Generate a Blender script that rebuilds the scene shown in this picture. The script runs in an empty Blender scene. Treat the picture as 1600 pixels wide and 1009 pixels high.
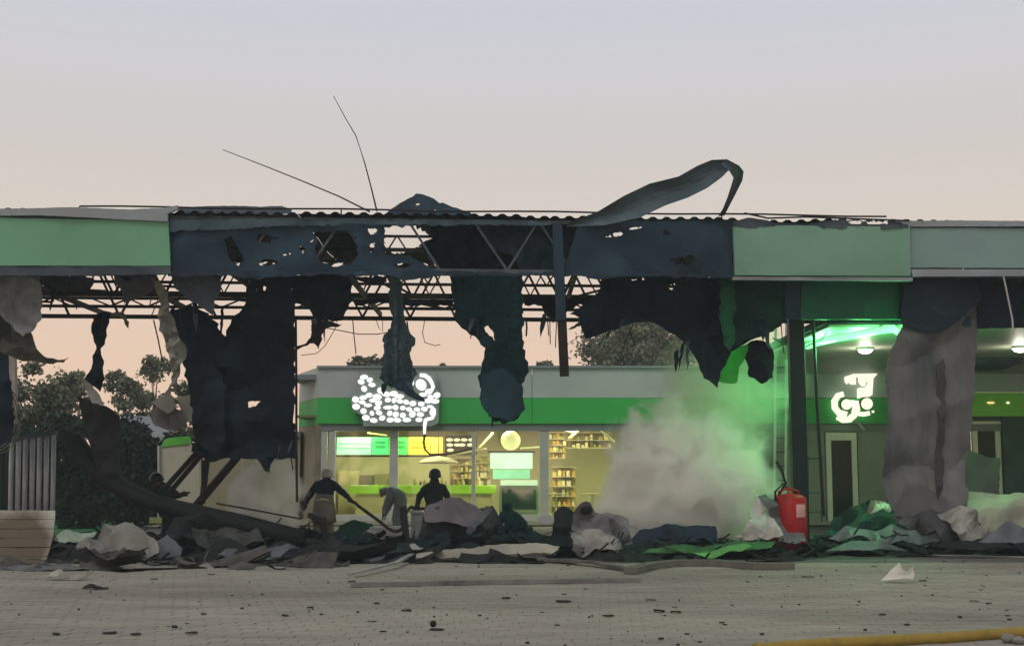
import bpy, math, random
from mathutils import Vector, noise, Matrix
from mathutils.geometry import delaunay_2d_cdt
random.seed(7)
R = math.radians
# ------------------------------------------------------------------ camera, sky, sun, exposure
sc = bpy.context.scene
F, W, Hh, HZ, CZ = 2000.0, 1600.0, 1009.0, 734.0, 1.6
cd = bpy.data.cameras.new('camera'); cam = bpy.data.objects.new('camera', cd)
sc.collection.objects.link(cam); sc.camera = cam
cd.sensor_width = 36; cd.lens = 36 * F / W; cd.clip_end = 2000
PITCH = math.atan((HZ - Hh / 2) / F)
cam.location = (0, 0, CZ); cam.rotation_euler = (R(90) + PITCH, 0, 0)

world = bpy.data.worlds.new('World'); sc.world = world; world.use_nodes = True
nt = world.node_tree; nt.nodes.clear()
out = nt.nodes.new('ShaderNodeOutputWorld'); bg = nt.nodes.new('ShaderNodeBackground')
tc = nt.nodes.new('ShaderNodeTexCoord'); sep = nt.nodes.new('ShaderNodeSeparateXYZ')
ramp = nt.nodes.new('ShaderNodeValToRGB'); sky = nt.nodes.new('ShaderNodeTexSky')
sky.sky_type = 'NISHITA'; sky.sun_disc = False; sky.sun_elevation = R(3); sky.sun_rotation = R(200)
def s2l(r, g, b):
    f = lambda c: (c / 255 / 12.92) if c < 10 else ((c / 255 + .055) / 1.055) ** 2.4
    return (f(r), f(g), f(b), 1)
cr = ramp.color_ramp
stops = [(0.0, (238, 200, 174)), (0.10, (233, 204, 182)), (0.19, (217, 206, 196)), (0.25, (209, 203, 200)),
         (0.30, (208, 206, 209)), (0.36, (202, 205, 215)), (0.7, (184, 184, 188)), (1.0, (172, 172, 178))]
cr.elements[0].position = 0; cr.elements[0].color = s2l(*stops[0][1])
cr.elements[1].position = 1; cr.elements[1].color = s2l(*stops[-1][1])
for p, c in stops[1:-1]:
    e = cr.elements.new(p); e.color = s2l(*c)
addn = nt.nodes.new('ShaderNodeMixRGB'); addn.blend_type = 'ADD'; addn.inputs[0].default_value = 0.006
nt.links.new(tc.outputs['Generated'], sep.inputs[0]); nt.links.new(sep.outputs['Z'], ramp.inputs[0])
nt.links.new(ramp.outputs[0], addn.inputs[1]); nt.links.new(sky.outputs[0], addn.inputs[2])
nt.links.new(addn.outputs[0], bg.inputs[0]); bg.inputs[1].default_value = 1.0
nt.links.new(bg.outputs[0], out.inputs[0])
sun = bpy.data.lights.new('sun', 'SUN'); sun.energy = 0.9; sun.angle = R(25); sun.color = (1, .92, .84)
so = bpy.data.objects.new('sun', sun); sc.collection.objects.link(so); so.rotation_euler = (R(38), 0, R(-20))
sc.view_settings.view_transform = 'Standard'; sc.view_settings.look = 'None'
sc.view_settings.exposure = 0.0; sc.view_settings.gamma = 1.0
sc.render.engine = 'CYCLES'
sc.cycles.volume_max_steps = 128; sc.cycles.volume_bounces = 2

# ------------------------------------------------------------------ placing points
def ray(px, py):
    a, b = (px - W / 2) / F, (Hh / 2 - py) / F
    c, s = math.cos(PITCH), math.sin(PITCH)
    return Vector((a, c - b * s, s + b * c))
def plane(Y0, kx=0.0, lean=0.0):
    """map from picture to the world plane Y = Y0 + kx X + lean Z"""
    nrm = Vector((kx, -1, lean)).normalized()
    def m(px, py, off=0.0):
        d = ray(px, py); t = (Y0 + lean * CZ) / (d.y - kx * d.x - lean * d.z)
        return Vector((0, 0, CZ)) + d * t + nrm * off
    return m
def V(px, py, Y): return plane(Y)(px, py)
def G(px, py, z=0.0):
    d = ray(px, py); t = (z - CZ) / d.z
    return Vector((0, 0, CZ)) + d * t
CY, CK = 23.8, 0.062
def CF(d=0.0, lean=0.0): return plane(CY + d, CK, lean)
def CP(u, d, z): return Vector((u, CY + CK * u + d, z))
cpt, spt = math.cos(PITCH), math.sin(PITCH)
def proj(p):
    x, y, z = p.x, p.y, p.z - CZ
    dep = y * cpt + z * spt; up = -y * spt + z * cpt
    return (W / 2 + F * x / dep, Hh / 2 - F * up / dep)

# ------------------------------------------------------------------ materials
MAT = {}
def M(name, col, rough=.7, metal=0., var=.25, scale=2.0, bump=.15, bscale=25., soot=0., sscale=.8, scol=(.02, .022, .025), stretch=None, spec=.2):
    if name in MAT: return MAT[name]
    m = bpy.data.materials.new(name); m.use_nodes = True; n = m.node_tree.nodes; l = m.node_tree.links
    b = n['Principled BSDF']; b.inputs['Roughness'].default_value = rough; b.inputs['Metallic'].default_value = metal
    b.inputs['Specular IOR Level'].default_value = spec
    geo = n.new('ShaderNodeNewGeometry'); src = geo.outputs['Position']
    if stretch:
        mp = n.new('ShaderNodeMapping'); mp.inputs['Scale'].default_value = stretch
        l.new(src, mp.inputs[0]); src = mp.outputs[0]
    no = n.new('ShaderNodeTexNoise'); no.inputs['Scale'].default_value = scale; no.inputs['Detail'].default_value = 6
    l.new(src, no.inputs['Vector'])
    r = n.new('ShaderNodeValToRGB'); l.new(no.outputs[0], r.inputs[0])
    r.color_ramp.elements[0].position = .3; r.color_ramp.elements[1].position = .7
    r.color_ramp.elements[0].color = (*[c * (1 - var) for c in col], 1)
    r.color_ramp.elements[1].color = (*[min(1, c * (1 + var)) for c in col], 1)
    c_out = r.outputs[0]
    if soot > 0:
        n2 = n.new('ShaderNodeTexNoise'); n2.inputs['Scale'].default_value = sscale; n2.inputs['Detail'].default_value = 8
        n2.inputs['Roughness'].default_value = .65
        l.new(src, n2.inputs['Vector'])
        r2 = n.new('ShaderNodeValToRGB'); l.new(n2.outputs[0], r2.inputs[0])
        r2.color_ramp.elements[0].position = .62 - soot * .35; r2.color_ramp.elements[1].position = .9 - soot * .35
        mx = n.new('ShaderNodeMixRGB'); l.new(r2.outputs[0], mx.inputs[0]); l.new(c_out, mx.inputs[1]); mx.inputs[2].default_value = (*scol, 1)
        c_out = mx.outputs[0]
    l.new(c_out, b.inputs['Base Color'])
    if bump:
        n3 = n.new('ShaderNodeTexNoise'); n3.inputs['Scale'].default_value = bscale; n3.inputs['Detail'].default_value = 5
        l.new(src, n3.inputs['Vector'])
        bp = n.new('ShaderNodeBump'); bp.inputs['Strength'].default_value = bump; bp.inputs['Distance'].default_value = .03
        l.new(n3.outputs[0], bp.inputs['Height']); l.new(bp.outputs[0], b.inputs['Normal'])
    MAT[name] = m; return m
def E(name, col, strength=1.0, var=0.0, scale=3):
    if name in MAT: return MAT[name]
    m = bpy.data.materials.new(name); m.use_nodes = True; n = m.node_tree.nodes; l = m.node_tree.links
    b = n['Principled BSDF']; b.inputs['Base Color'].default_value = (*[c * .5 for c in col], 1)
    b.inputs['Emission Color'].default_value = (*col, 1); b.inputs['Emission Strength'].default_value = strength
    if var:
        no = n.new('ShaderNodeTexNoise'); no.inputs['Scale'].default_value = scale
        g = n.new('ShaderNodeNewGeometry'); l.new(g.outputs['Position'], no.inputs['Vector'])
        mr = n.new('ShaderNodeMapRange'); mr.inputs[3].default_value = strength * (1 - var); mr.inputs[4].default_value = strength * (1 + var)
        mr.inputs[1].default_value = .3; mr.inputs[2].default_value = .7
        l.new(no.outputs[0], mr.inputs[0]); l.new(mr.outputs[0], b.inputs['Emission Strength'])
    MAT[name] = m; return m
def glass(name, tint=(.8, .9, .85), refl=.12):
    m = bpy.data.materials.new(name); m.use_nodes = True; n = m.node_tree.nodes; l = m.node_tree.links; n.clear()
    o = n.new('ShaderNodeOutputMaterial'); mx = n.new('ShaderNodeMixShader'); t = n.new('ShaderNodeBsdfTransparent'); g = n.new('ShaderNodeBsdfGlossy')
    g.inputs['Roughness'].default_value = .05; t.inputs[0].default_value = (*tint, 1); mx.inputs[0].default_value = refl
    l.new(t.outputs[0], mx.inputs[1]); l.new(g.outputs[0], mx.inputs[2]); l.new(mx.outputs[0], o.inputs[0]); return m

char = M('charred_metal', (.0035, .011, .02), .8, .0, .7, 1.6, .35, 9, spec=.2)
char2 = M('charred_teal', (.004, .026, .032), .75, .0, .4, .9, .15, 8, spec=.15)
charb = M('sooty_blue_steel', (.010, .032, .054), .65, .0, .35, .8, .12, 8, .45, .6, (.008, .02, .036), spec=.25)
sootgrey = M('sooty_grey_sheet', (.055, .075, .092), .65, .0, .3, 1.0, .15, 8, .5, .8, (.02,.035,.05), spec=.25)
steel = M('dark_truss_steel', (.022, .02, .022), .6, .2, .4, 3, .2, 20)
steelg = M('grey_truss_steel', (.07, .09, .10), .55, .2, .4, 3, .2, 20)
rust = M('rusty_brown_steel', (.022, .015, .012), .8, 0, .5, 3, .3, 20, .5, 2)
palesheet = M('pale_sheet', (.29, .295, .27), .55, .05, .15, 1.5, .2, 10, .35, .9, (.12, .12, .11))
whitesheet = M('white_sheet', (.46, .46, .41), .55, .0, .12, 1.5, .2, 10, .2, 1.2, (.2, .2, .17))
greysheet = M('grey_sheet', (.14, .148, .15), .6, .05, .3, 1.5, .25, 10, .45, 1.1, (.05, .055, .06))
purple = M('purple_grey_sheet', (.15, .14, .155), .7, 0, .25, 2, .3, 10, .3, 1.4, (.06, .06, .065))
olive = M('olive_grey_sheet', (.10, .10, .08), .7, 0, .3, 2, .3, 10, .4, 1)
curtain = M('grey_brown_curtain_sheet', (.125, .13, .128), .8, 0, .3, 1.0, .3, 9, .5, .8, (.035, .045, .055), (1, 1, .3), spec=.2)
fgreen = M('fascia_green', (.14, .35, .22), .35, 0, .12, .5, .08, 5, .3, .6, (.10, .19, .16), (1, 1, .35))
fgreenp = M('fascia_green_dusty', (.17, .34, .25), .4, 0, .15, .5, .1, 5, .4, .5, (.10, .2, .17))
fteal = M('fascia_grey_teal', (.18, .29, .275), .4, 0, .15, .5, .06, 6, .3, .5, (.15, .2, .24))
flash = M('flashing_grey', (.24, .28, .31), .4, .2, .15, 1, .08, 10, .2, 1)
sgreen = M('store_green', (.05, .40, .09), .4, 0, .1, .7, .04, 8)
sgrey = M('store_grey', (.40, .45, .44), .5, 0, .1, .7, .05, 8)
sgrey2 = M('store_grey_dark', (.19, .215, .22), .5, 0, .1, .7, .05, 8)
frame = M('pale_window_frame', (.42, .44, .42), .4, 0, .08, 2, .03, 10)
wallol = M('olive_wall', (.26, .24, .16), .8, 0, .12, 1, .1, 10, .3, .6, (.08, .08, .06))
paint = M('cream_wall', (.45, .44, .36), .7, 0, .08, 1, .06, 10, .15, .6, (.2, .2, .15))
red = M('red_paint', (.34, .010, .010), .5, 0, .25, 3, .1, 12, .4, 3, (.06, .02, .018))
black = M('black_rubber', (.012, .012, .013), .6, 0, .3, 4, .1, 20)
hosem = M('hose_canvas', (.03, .028, .022), .8, 0, .4, 8, .3, 60)
navy = M('navy_tarp', (.012, .022, .04), .6, 0, .4, 2, .3, 8)
greensheet = M('torn_green_sheet', (.05, .16, .05), .5, 0, .3, 2, .2, 10, .5, 1.5, (.02, .035, .025))
greentank = M('dark_green_plastic', (.015, .08, .05), .5, 0, .3, 2, .1, 10)
beige = M('dusty_beige_sheet', (.31, .30, .25), .7, 0, .18, 1.5, .3, 8, .35, .9, (.14, .13, .11))
yellowm = M('yellow_hose', (.30, .21, .04), .6, 0, .25, 5, .2, 40, .4, 5, (.12, .09, .03))
suit = M('dark_fire_suit', (.018, .024, .028), .85, 0, .35, 6, .4, 30)
suitn = M('navy_jacket', (.008, .022, .04), .85, 0, .35, 6, .4, 30)
khaki = M('khaki_coat', (.19, .185, .15), .85, 0, .2, 6, .4, 30)
greycoat = M('grey_coat', (.21, .235, .24), .85, 0, .2, 6, .4, 30)
helmw = M('pale_helmet', (.45, .44, .36), .35, 0, .1, 6, .05, 30)
helmb = M('black_helmet', (.02, .02, .02), .25, 0, .1, 6, .05, 30)
skin = M('skin', (.17, .11, .085), .6, 0, .1, 10, .05, 50)
bandm = M('reflective_band', (.55, .65, .25), .4, 0, .2, 30, .05, 30)
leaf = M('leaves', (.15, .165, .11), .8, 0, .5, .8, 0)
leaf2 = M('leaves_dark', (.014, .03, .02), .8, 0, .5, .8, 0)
bark = M('bark', (.06, .045, .03), .9, 0, .3, 3, .4, 12)
tan = M('tan_interior_wall', (.36, .355, .25), .8, 0, .06, 1, .03, 8)

em_glow = M('inner_board_green_glow', (.004, .11, .055), .5, 0, .2, .5, .05, 8, .3, .6, (.004,.05,.035))  # green glow and flare painted into the board colour
dk = M('inner_board_dark', (.008, .03, .038), .6, 0, .3, .6, .05, 8)
# ------------------------------------------------------------------ mesh helpers
col = sc.collection
def origin(parent):
    v = Vector((0, 0, 0))
    while parent is not None: v += parent.location; parent = parent.parent
    return v
class MB:
    def __init__(s): s.v = []; s.f = []; s.smooth = False
    def box(s, a, b):
        i = len(s.v); x0, y0, z0 = a; x1, y1, z1 = b
        s.v += [Vector(p) for p in ((x0,y0,z0),(x1,y0,z0),(x1,y1,z0),(x0,y1,z0),(x0,y0,z1),(x1,y0,z1),(x1,y1,z1),(x0,y1,z1))]
        s.f += [tuple(i + k for k in q) for q in ((0,3,2,1),(4,5,6,7),(0,1,5,4),(1,2,6,5),(2,3,7,6),(3,0,4,7))]; return s
    def beam(s, p, q, w, h=None):
        h = h or w; p, q = Vector(p), Vector(q); d = (q - p).normalized()
        up = Vector((0, 0, 1)) if abs(d.z) < .9 else Vector((0, 1, 0))
        a = d.cross(up).normalized() * w / 2; b = a.cross(d).normalized() * h / 2
        i = len(s.v); s.v += [p-a-b, p+a-b, p+a+b, p-a+b, q-a-b, q+a-b, q+a+b, q-a+b]
        s.f += [tuple(i + k for k in c) for c in ((0,1,2,3),(7,6,5,4),(0,4,5,1),(1,5,6,2),(2,6,7,3),(3,7,4,0))]; return s
    def tube(s, pts, r, n=8, closed=False):
        pts = [Vector(p) for p in pts]; i0 = len(s.v); rs = r if isinstance(r, (list, tuple)) else [r] * len(pts)
        for k, p in enumerate(pts):
            d = (pts[min(k+1, len(pts)-1)] - pts[max(k-1, 0)]).normalized()
            up = Vector((0, 0, 1)) if abs(d.z) < .95 else Vector((0, 1, 0))
            a = d.cross(up).normalized(); b = a.cross(d)
            for j in range(n):
                t = 2 * math.pi * j / n; s.v.append(p + (a * math.cos(t) + b * math.sin(t)) * rs[k])
        for k in range(len(pts) - 1):
            for j in range(n):
                a, b = i0 + k*n + j, i0 + k*n + (j+1) % n
                s.f.append((a, b, b + n, a + n))
        s.f.append(tuple(i0 + j for j in reversed(range(n)))); s.f.append(tuple(i0 + (len(pts)-1)*n + j for j in range(n))); return s
    def prism(s, poly, depth):
        """poly: ordered 3-D points, extruded by vector depth"""
        i = len(s.v); n = len(poly); s.v += [Vector(p) for p in poly] + [Vector(p) + depth for p in poly]
        s.f.append(tuple(i + k for k in range(n))); s.f.append(tuple(i + n + k for k in reversed(range(n))))
        for k in range(n): s.f.append((i + k, i + n + k, i + n + (k+1) % n, i + (k+1) % n))
        return s
    def sphere(s, c, r, seg=16, ring=10, sc_=(1,1,1)):
        c = Vector(c); i0 = len(s.v)
        for a in range(ring + 1):
            th = math.pi * a / ring
            for b in range(seg):
                ph = 2 * math.pi * b / seg
                s.v.append(c + Vector((math.sin(th)*math.cos(ph)*sc_[0], math.sin(th)*math.sin(ph)*sc_[1], math.cos(th)*sc_[2])) * r)
        for a in range(ring):
            for b in range(seg):
                s.f.append((i0+a*seg+b, i0+(a+1)*seg+b, i0+(a+1)*seg+(b+1)%seg, i0+a*seg+(b+1)%seg))
        s.smooth = True; return s
    def build(s, name, mat, parent=None, smooth=None, bevel=0):
        me = bpy.data.meshes.new(name)
        if parent is not None: o0 = origin(parent)
        else:
            xs = [v.x for v in s.v]; ys = [v.y for v in s.v]; zs = [v.z for v in s.v]
            o0 = Vector(((min(xs)+max(xs))/2, (min(ys)+max(ys))/2, min(zs)))
        me.from_pydata([v - o0 for v in s.v], [], s.f); me.validate()
        me.materials.append(mat)
        if smooth or (smooth is None and s.smooth):
            for p in me.polygons: p.use_smooth = True
        o = bpy.data.objects.new(name, me); col.objects.link(o)
        if parent is not None: o.parent = parent
        else: o.location = o0
        if bevel:
            b = o.modifiers.new('bevel', 'BEVEL'); b.width = bevel; b.segments = 2; b.limit_method = 'ANGLE'
        return o
def tag(o, label=None, cat=None, group=None, kind=None):
    if label: o['label'] = label
    if cat: o['category'] = cat
    if group: o['group'] = group
    if kind: o['kind'] = kind
    return o
def thing(name, label, cat, loc=(0, 0, 0), group=None):
    o = bpy.data.objects.new(name, None); col.objects.link(o); o.location = loc; o.empty_display_size = .2
    return tag(o, label, cat, group)

def inpoly(x, y, P):
    c = False; j = len(P) - 1
    for i in range(len(P)):
        xi, yi = P[i]; xj, yj = P[j]
        if (yi > y) != (yj > y) and x < (xj - xi) * (y - yi) / (yj - yi) + xi: c = not c
        j = i
    return c
def refine(P, step, jag, seed):
    rnd = random.Random(seed); o = []
    for i in range(len(P)):
        a, b = P[i], P[(i+1) % len(P)]
        n = max(1, int(math.hypot(b[0]-a[0], b[1]-a[1]) / step))
        for k in range(n):
            t = k / n; j = 0 if k == 0 else jag
            o.append((a[0] + (b[0]-a[0])*t + rnd.uniform(-j, j), a[1] + (b[1]-a[1])*t + rnd.uniform(-j, j)))
    return o
_ss = [0]
def sheet(name, P, m, mat, parent=None, holes=(), step=6, jag=1.9, amp=.1, fs=40, pleat=0, pdir=(1, 0), pfreq=.12, thick=.012, smooth=False, bend=None):
    """a torn, crumpled metal or plastic sheet with its own thickness; P outlines it, m sets the plane it hangs or leans in"""
    _ss[0] += 1; seed = _ss[0]; rnd = random.Random(seed)
    O = refine(P, step, jag, seed); Hs = [refine(h, max(3, step * .5), jag * .6, seed + 91) for h in holes]
    pts = []; edges = []
    for loop in [O] + Hs:
        i0 = len(pts); pts += loop; edges += [(i0 + k, i0 + (k+1) % len(loop)) for k in range(len(loop))]
    xs = [p[0] for p in O]; ys = [p[1] for p in O]
    y = min(ys)
    while y < max(ys):
        x = min(xs)
        while x < max(xs):
            q = (x + rnd.uniform(-.35, .35) * step, y + rnd.uniform(-.35, .35) * step)
            if inpoly(q[0], q[1], O) and not any(inpoly(q[0], q[1], h) for h in Hs): pts.append(q)
            x += step
        y += step
    vs, es, fs_, _, _, _ = delaunay_2d_cdt([Vector(p) for p in pts], edges, [], 0, 1e-4)
    tri = []
    for f in fs_:
        cx = sum(vs[k][0] for k in f) / 3; cy = sum(vs[k][1] for k in f) / 3
        if inpoly(cx, cy, O) and not any(inpoly(cx, cy, h) for h in Hs): tri.append(tuple(f))
    c1, s1 = math.cos(seed * 1.9), math.sin(seed * 1.9); c2, s2 = math.cos(seed * 1.9 + 1.1), math.sin(seed * 1.9 + 1.1); ph1, ph2 = rnd.random(), rnd.random()
    def off(x, y):
        n1 = noise.noise(Vector((x / fs + seed * 3.7, y / fs, seed))); n2 = noise.noise(Vector((x / fs * 2.7, y / fs * 2.7, seed + 9)))
        # ridged folds read as bent metal
        w1 = abs(((x * c1 + y * s1) / (fs * 1.9) + n1 * .5 + ph1) % 1 * 2 - 1); w2 = abs(((x * c2 + y * s2) / (fs * 1.3) + n2 * .25 + ph2) % 1 * 2 - 1)
        a = amp * (w1 * 2.0 - 1.0 + (w2 - .5) * 1.3 * (.6 + n1) + n1 * .15 + n2 * .10)
        if pleat: a += pleat * math.sin((x * pdir[0] + y * pdir[1]) * pfreq * 6.28 + 2 * n1)
        if bend: a += bend(x, y)
        return a
    mb = MB(); A = []; B = []
    for v in vs:
        d = off(v[0], v[1]); A.append(m(v[0], v[1], d)); B.append(m(v[0], v[1], d - thick))
    for p in A + B:
        if p.z < .006: p.z = .006 + (p.z * -.01)
    n = len(vs); mb.v = A + B; cnt = {}
    for t in tri:
        mb.f.append(t); mb.f.append(tuple(n + k for k in reversed(t)))
        for k in range(3):
            e = (t[k], t[(k+1) % 3]); cnt[e] = 1
    for (a, b) in cnt:
        if (b, a) not in cnt: mb.f.append((b, a, n + a, n + b))
    o = mb.build(name, mat, parent, False)
    me = o.data; nf = len(tri) * 2
    for i, p in enumerate(me.polygons): p.use_smooth = True
    me.set_sharp_from_angle(angle=R(14))
    return o

# ------------------------------------------------------------------ setting: ground
asphalt = M('paving_grey', (.26, .24, .20), .85, 0, .22, 1.2, .3, 60, .3, .35, (.16, .15, .13))
pav_mat = M('paver_grey', (.285, .268, .222), .85, 0, .12, 2.0, .2, 30, .5, .4, (.165, .152, .128), (.35, 1, 1))
o = MB(); o.v = [Vector(p) for p in ((-400, -5, -.05), (400, -5, -.05), (400, 900, -.05), (-400, 900, -.05))]; o.f = [(0, 1, 2, 3)]
ground = tag(o.build('ground', asphalt), kind='structure')
# forecourt slab under canopy
o = MB().box((-26, 22.6, -.04), (26, 37, .0)); fc = tag(o.build('forecourt', M('forecourt_concrete', (.12, .12, .11), .85, 0, .3, .8, .3, 30, .5, .5, (.03, .03, .03))), kind='structure')
# interlocking pavers: real stones, those nearest the camera single objects
lawn = MB().box((-30, 31, -.02), (-10.9, 42, .04)).build('lawn', M('lawn_green', (.03, .14, .045), .9, 0, .4, 6, .4, 40)); tag(lawn, kind='structure')
pvroot = ground
rnd = random.Random(3)
near = []; far = MB()
PWx, PWy = .34, .17
def paver_into(mb, x, y):
    a, b = PWx - .0025, PWy - .004; z = rnd.uniform(-.003, .003); tx = rnd.uniform(-.004, .004); ty = rnd.uniform(-.004, .004)
    i = len(mb.v); e = .004
    for (sx, sy, ins, zz) in ((0,0,0,-.02),(1,0,0,-.02),(1,1,0,-.02),(0,1,0,-.02),(0,0,e,0),(1,0,e,0),(1,1,e,0),(0,1,e,0)):
        px_ = x + (ins if sx == 0 else a - ins); py_ = y + (ins if sy == 0 else b - ins)
        mb.v.append(Vector((px_, py_, zz + (z + tx * (sx - .5) + ty * (sy - .5)) * (zz == 0))))
    mb.f += [tuple(i + k for k in q) for q in ((4,5,6,7),(0,1,5,4),(1,2,6,5),(2,3,7,6),(3,0,4,7))]
yy = 10.4; row = 0; cells = []
while yy < 22.5:
    half = yy * .42 + .5; x = -math.ceil(half / PWx) * PWx + (row * .37 % 1) * PWx
    while x < half: cells.append((x, yy)); x += PWx
    yy += PWy; row += 1
shared = []
for k in range(6):
    mb = MB(); paver_into(mb, 0, 0); me = bpy.data.meshes.new('paver'); me.from_pydata(mb.v, [], mb.f); me.materials.append(pav_mat); shared.append(me)
vis = [c for c in cells if proj(Vector((c[0] + .15, c[1] + .07, 0)))[1] < 1012][:300]
visset = set(vis)
for c in vis:
    ob = bpy.data.objects.new('paver', rnd.choice(shared)); col.objects.link(ob); ob.parent = ground; ob.location = Vector((c[0], c[1], 0)) - ground.location
for c in cells:
    if c not in visset: paver_into(far, c[0], c[1])
tag(far.build('pavers', pav_mat, ground), kind='stuff')
# fill below the stones
o = MB().box((-26, -3, -.045), (26, 22.6, -.009)); tag(o.build('paving_bed', M('joint_sand', (.25, .235, .195), .95, 0, .3, 6, .3, 50)), kind='structure')

# ------------------------------------------------------------------ store building
SY = 38.0
def zS(py, Y=SY): return V(800, py, Y).z
def xS(px, Y=SY): return V(px, 700, Y).x
zr, zg1, zg0, zh = zS(574), zS(622), zS(662), zS(673)
XL, XR = xS(497), xS(1640)
store = thing('service_station_shop', 'long single-storey station shop with grey fascia and green band behind the burnt canopy', 'building', (0, SY, 0))
# chamfer corner
cl = Vector((xS(466, 40.5), 40.5))
n = 3; XR2 = xS(1500); pw = (XR2 - XL) / n
for k in range(n):
    a, b = XL + k * pw + .006, XL + (k + 1) * pw - .006
    MB().box((a, SY - .12, zg1 + .005), (b, SY + .05, zr - .03)).build('grey_fascia_panel', sgrey if k else sgrey, store, bevel=.008)
    MB().box((a, SY - .15, zg0), (b, SY + .05, zg1 - .005)).build('green_fascia_panel', sgreen, store, bevel=.008)
MB().box((XL - .05, SY - .2, zr - .03), (XR, SY + .1, zr + .04)).build('roof_edge', flash, store)
MB().box((XL, SY - .08, zh), (XR, SY + .1, zg0 - .004)).build('lintel', sgrey2, store)
# chamfer fascia
def quadwall(name, p, q, z0, z1, t, mat, parent):
    p, q = Vector((p[0], p[1], 0)), Vector((q[0], q[1], 0)); d = (q - p).normalized(); nn = Vector((-d.y, d.x, 0)) * t
    mb = MB(); mb.prism([p + Vector((0,0,z0)), q + Vector((0,0,z0)), q + Vector((0,0,z1)), p + Vector((0,0,z1))], nn); return mb.build(name, mat, parent)
c0 = (XL - .004, SY - .12); c1 = (cl.x, cl.y)
quadwall('grey_fascia_panel', c1, c0, zg1 + .005, zr, .1, sgrey, store)
quadwall('green_fascia_panel', c1, c0, zg0 - .02, zg1 - .005, .1, sgreen, store)
quadwall('side_wall', c1, c0, 0, zg0 - .024, .1, wallol, store)
MB().box((cl.x, 40.6, 0), (cl.x + .2, 47, zr - .1)).build('side_wall', wallol, store)
MB().box((cl.x + .1, SY + .15, zr - .35), (XR, 47, zr - .2)).build('roof', sgrey2, store)
MB().box((cl.x + .25, 46.6, 0), (XR, 46.8, zr - .36)).build('back_wall', tan, store)
MB().box((cl.x + .25, SY - .1, .0), (XR, 46.5, .12)).build('shop_floor', M('tile_floor', (.3, .29, .24), .3, 0, .1, 2, .03), store)
MB().box((cl.x + .3, SY + .12, 3.15), (XR, 46.5, 3.22)).build('ceiling', M('ceiling_olive', (.18, .17, .10), .8), store)
MB().box((xS(1085), SY + .2, .12), (xS(1092), 46.5, 3.1)).build('partition', tan, store)
# glazing: mullions (parts) and panes
mull = [(499, 511), (514, 524), (609, 622), (737, 743), (843, 857), (972, 978), (1078, 1092)]
for a, b in mull:
    MB().box((xS(a), SY - .06, .1), (xS(b), SY + .09, zh - .003)).build('mullion', frame, store, bevel=.008)
gl = glass('shop_glass', (.93, .96, .92), .09)
for (a, b) in ((524, 609), (622, 737), (743, 843), (857, 972), (978, 1078)):
    MB().box((xS(a), SY + .01, .3), (xS(b), SY + .022, zh - .003)).build('window_pane', gl, store)
    MB().box((xS(a), SY - .03, .1), (xS(b), SY + .06, .3)).build('sill', frame, store)
# right hand wall of the shop, doors
wr = M('shop_wall_grey', (.27, .29, .25), .7, 0, .12, .8, .08, 10, .35, .5, (.10, .12, .10))
for a, b, z0, z1 in ((1092, 1288, .1, zh), (1340, 1517, .1, zh), (1565, 1640, .1, zh), (1288, 1340, zS(676), zh), (1517, 1565, zS(658), zh - .01)):
    MB().box((xS(a) + .003, SY - .02, z0), (xS(b) - .003, SY + .12, z1 - .004)).build('wall_panel', wr, store)
for a, b, top, nm in ((1288, 1340, 676, 0), (1517, 1565, 658, 1)):
    d = MB().box((xS(a + 2), SY - .07, .1), (xS(a + 10), SY + .06, zS(top))).box((xS(b - 10), SY - .07, .1), (xS(b - 2), SY + .06, zS(top))).box((xS(a + 10), SY - .07, zS(top + 12)), (xS(b - 10), SY + .06, zS(top)))
    MB().box((xS(a + 10), SY + .04, .1), (xS(b - 10), SY + .08, zS(top + 12))).build('door_leaf', M('door_teal', (.03, .075, .06), .4), store); fr = d.build('door_frame', M('white_frame', (.74, .75, .64), .5, 0, .08, 2, .03, 10), store, bevel=.008)
    MB().box((xS(a + 10), SY + .01, .1), (xS(b - 10), SY + .03, zS(top + 12))).build('door_pane', glass('door_glass', (.5, .65, .55), .012), store)
MB().box((xS(1565), SY - .16, zS(650)), (xS(1640), SY - .03, .1)).build('dark_wall_panel', M('dark_green_panel', (.05, .09, .07), .6), store)
lime = M('wing_green', (.24, .62, .07), .4, 0, .1, .7, .04, 8)
WY = SY - .35
for a, b in ((1501, 1720),):
    p, q = V(a, 612, WY), V(b, 583, WY); MB().box((p.x, WY, p.z), (q.x, WY + .2, q.z + .15)).build('grey_fascia_panel', sgrey, store)
    p, q = V(a, 650, WY), V(b, 613, WY); MB().box((p.x, WY - .03, p.z), (q.x, WY + .2, q.z)).build('green_fascia_panel', lime, store)
    for x_ in (1548, 1575): c_ = V(x_, 629, WY - .05); MB().sphere(c_, .05, 10, 6, (2.4 if x_ == 1548 else 1, .5, .6)).build('small_light', E('wing_light_%d' % x_, (1, .6, .25) if x_ == 1548 else (1, .95, .8), 1.2), store)

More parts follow.
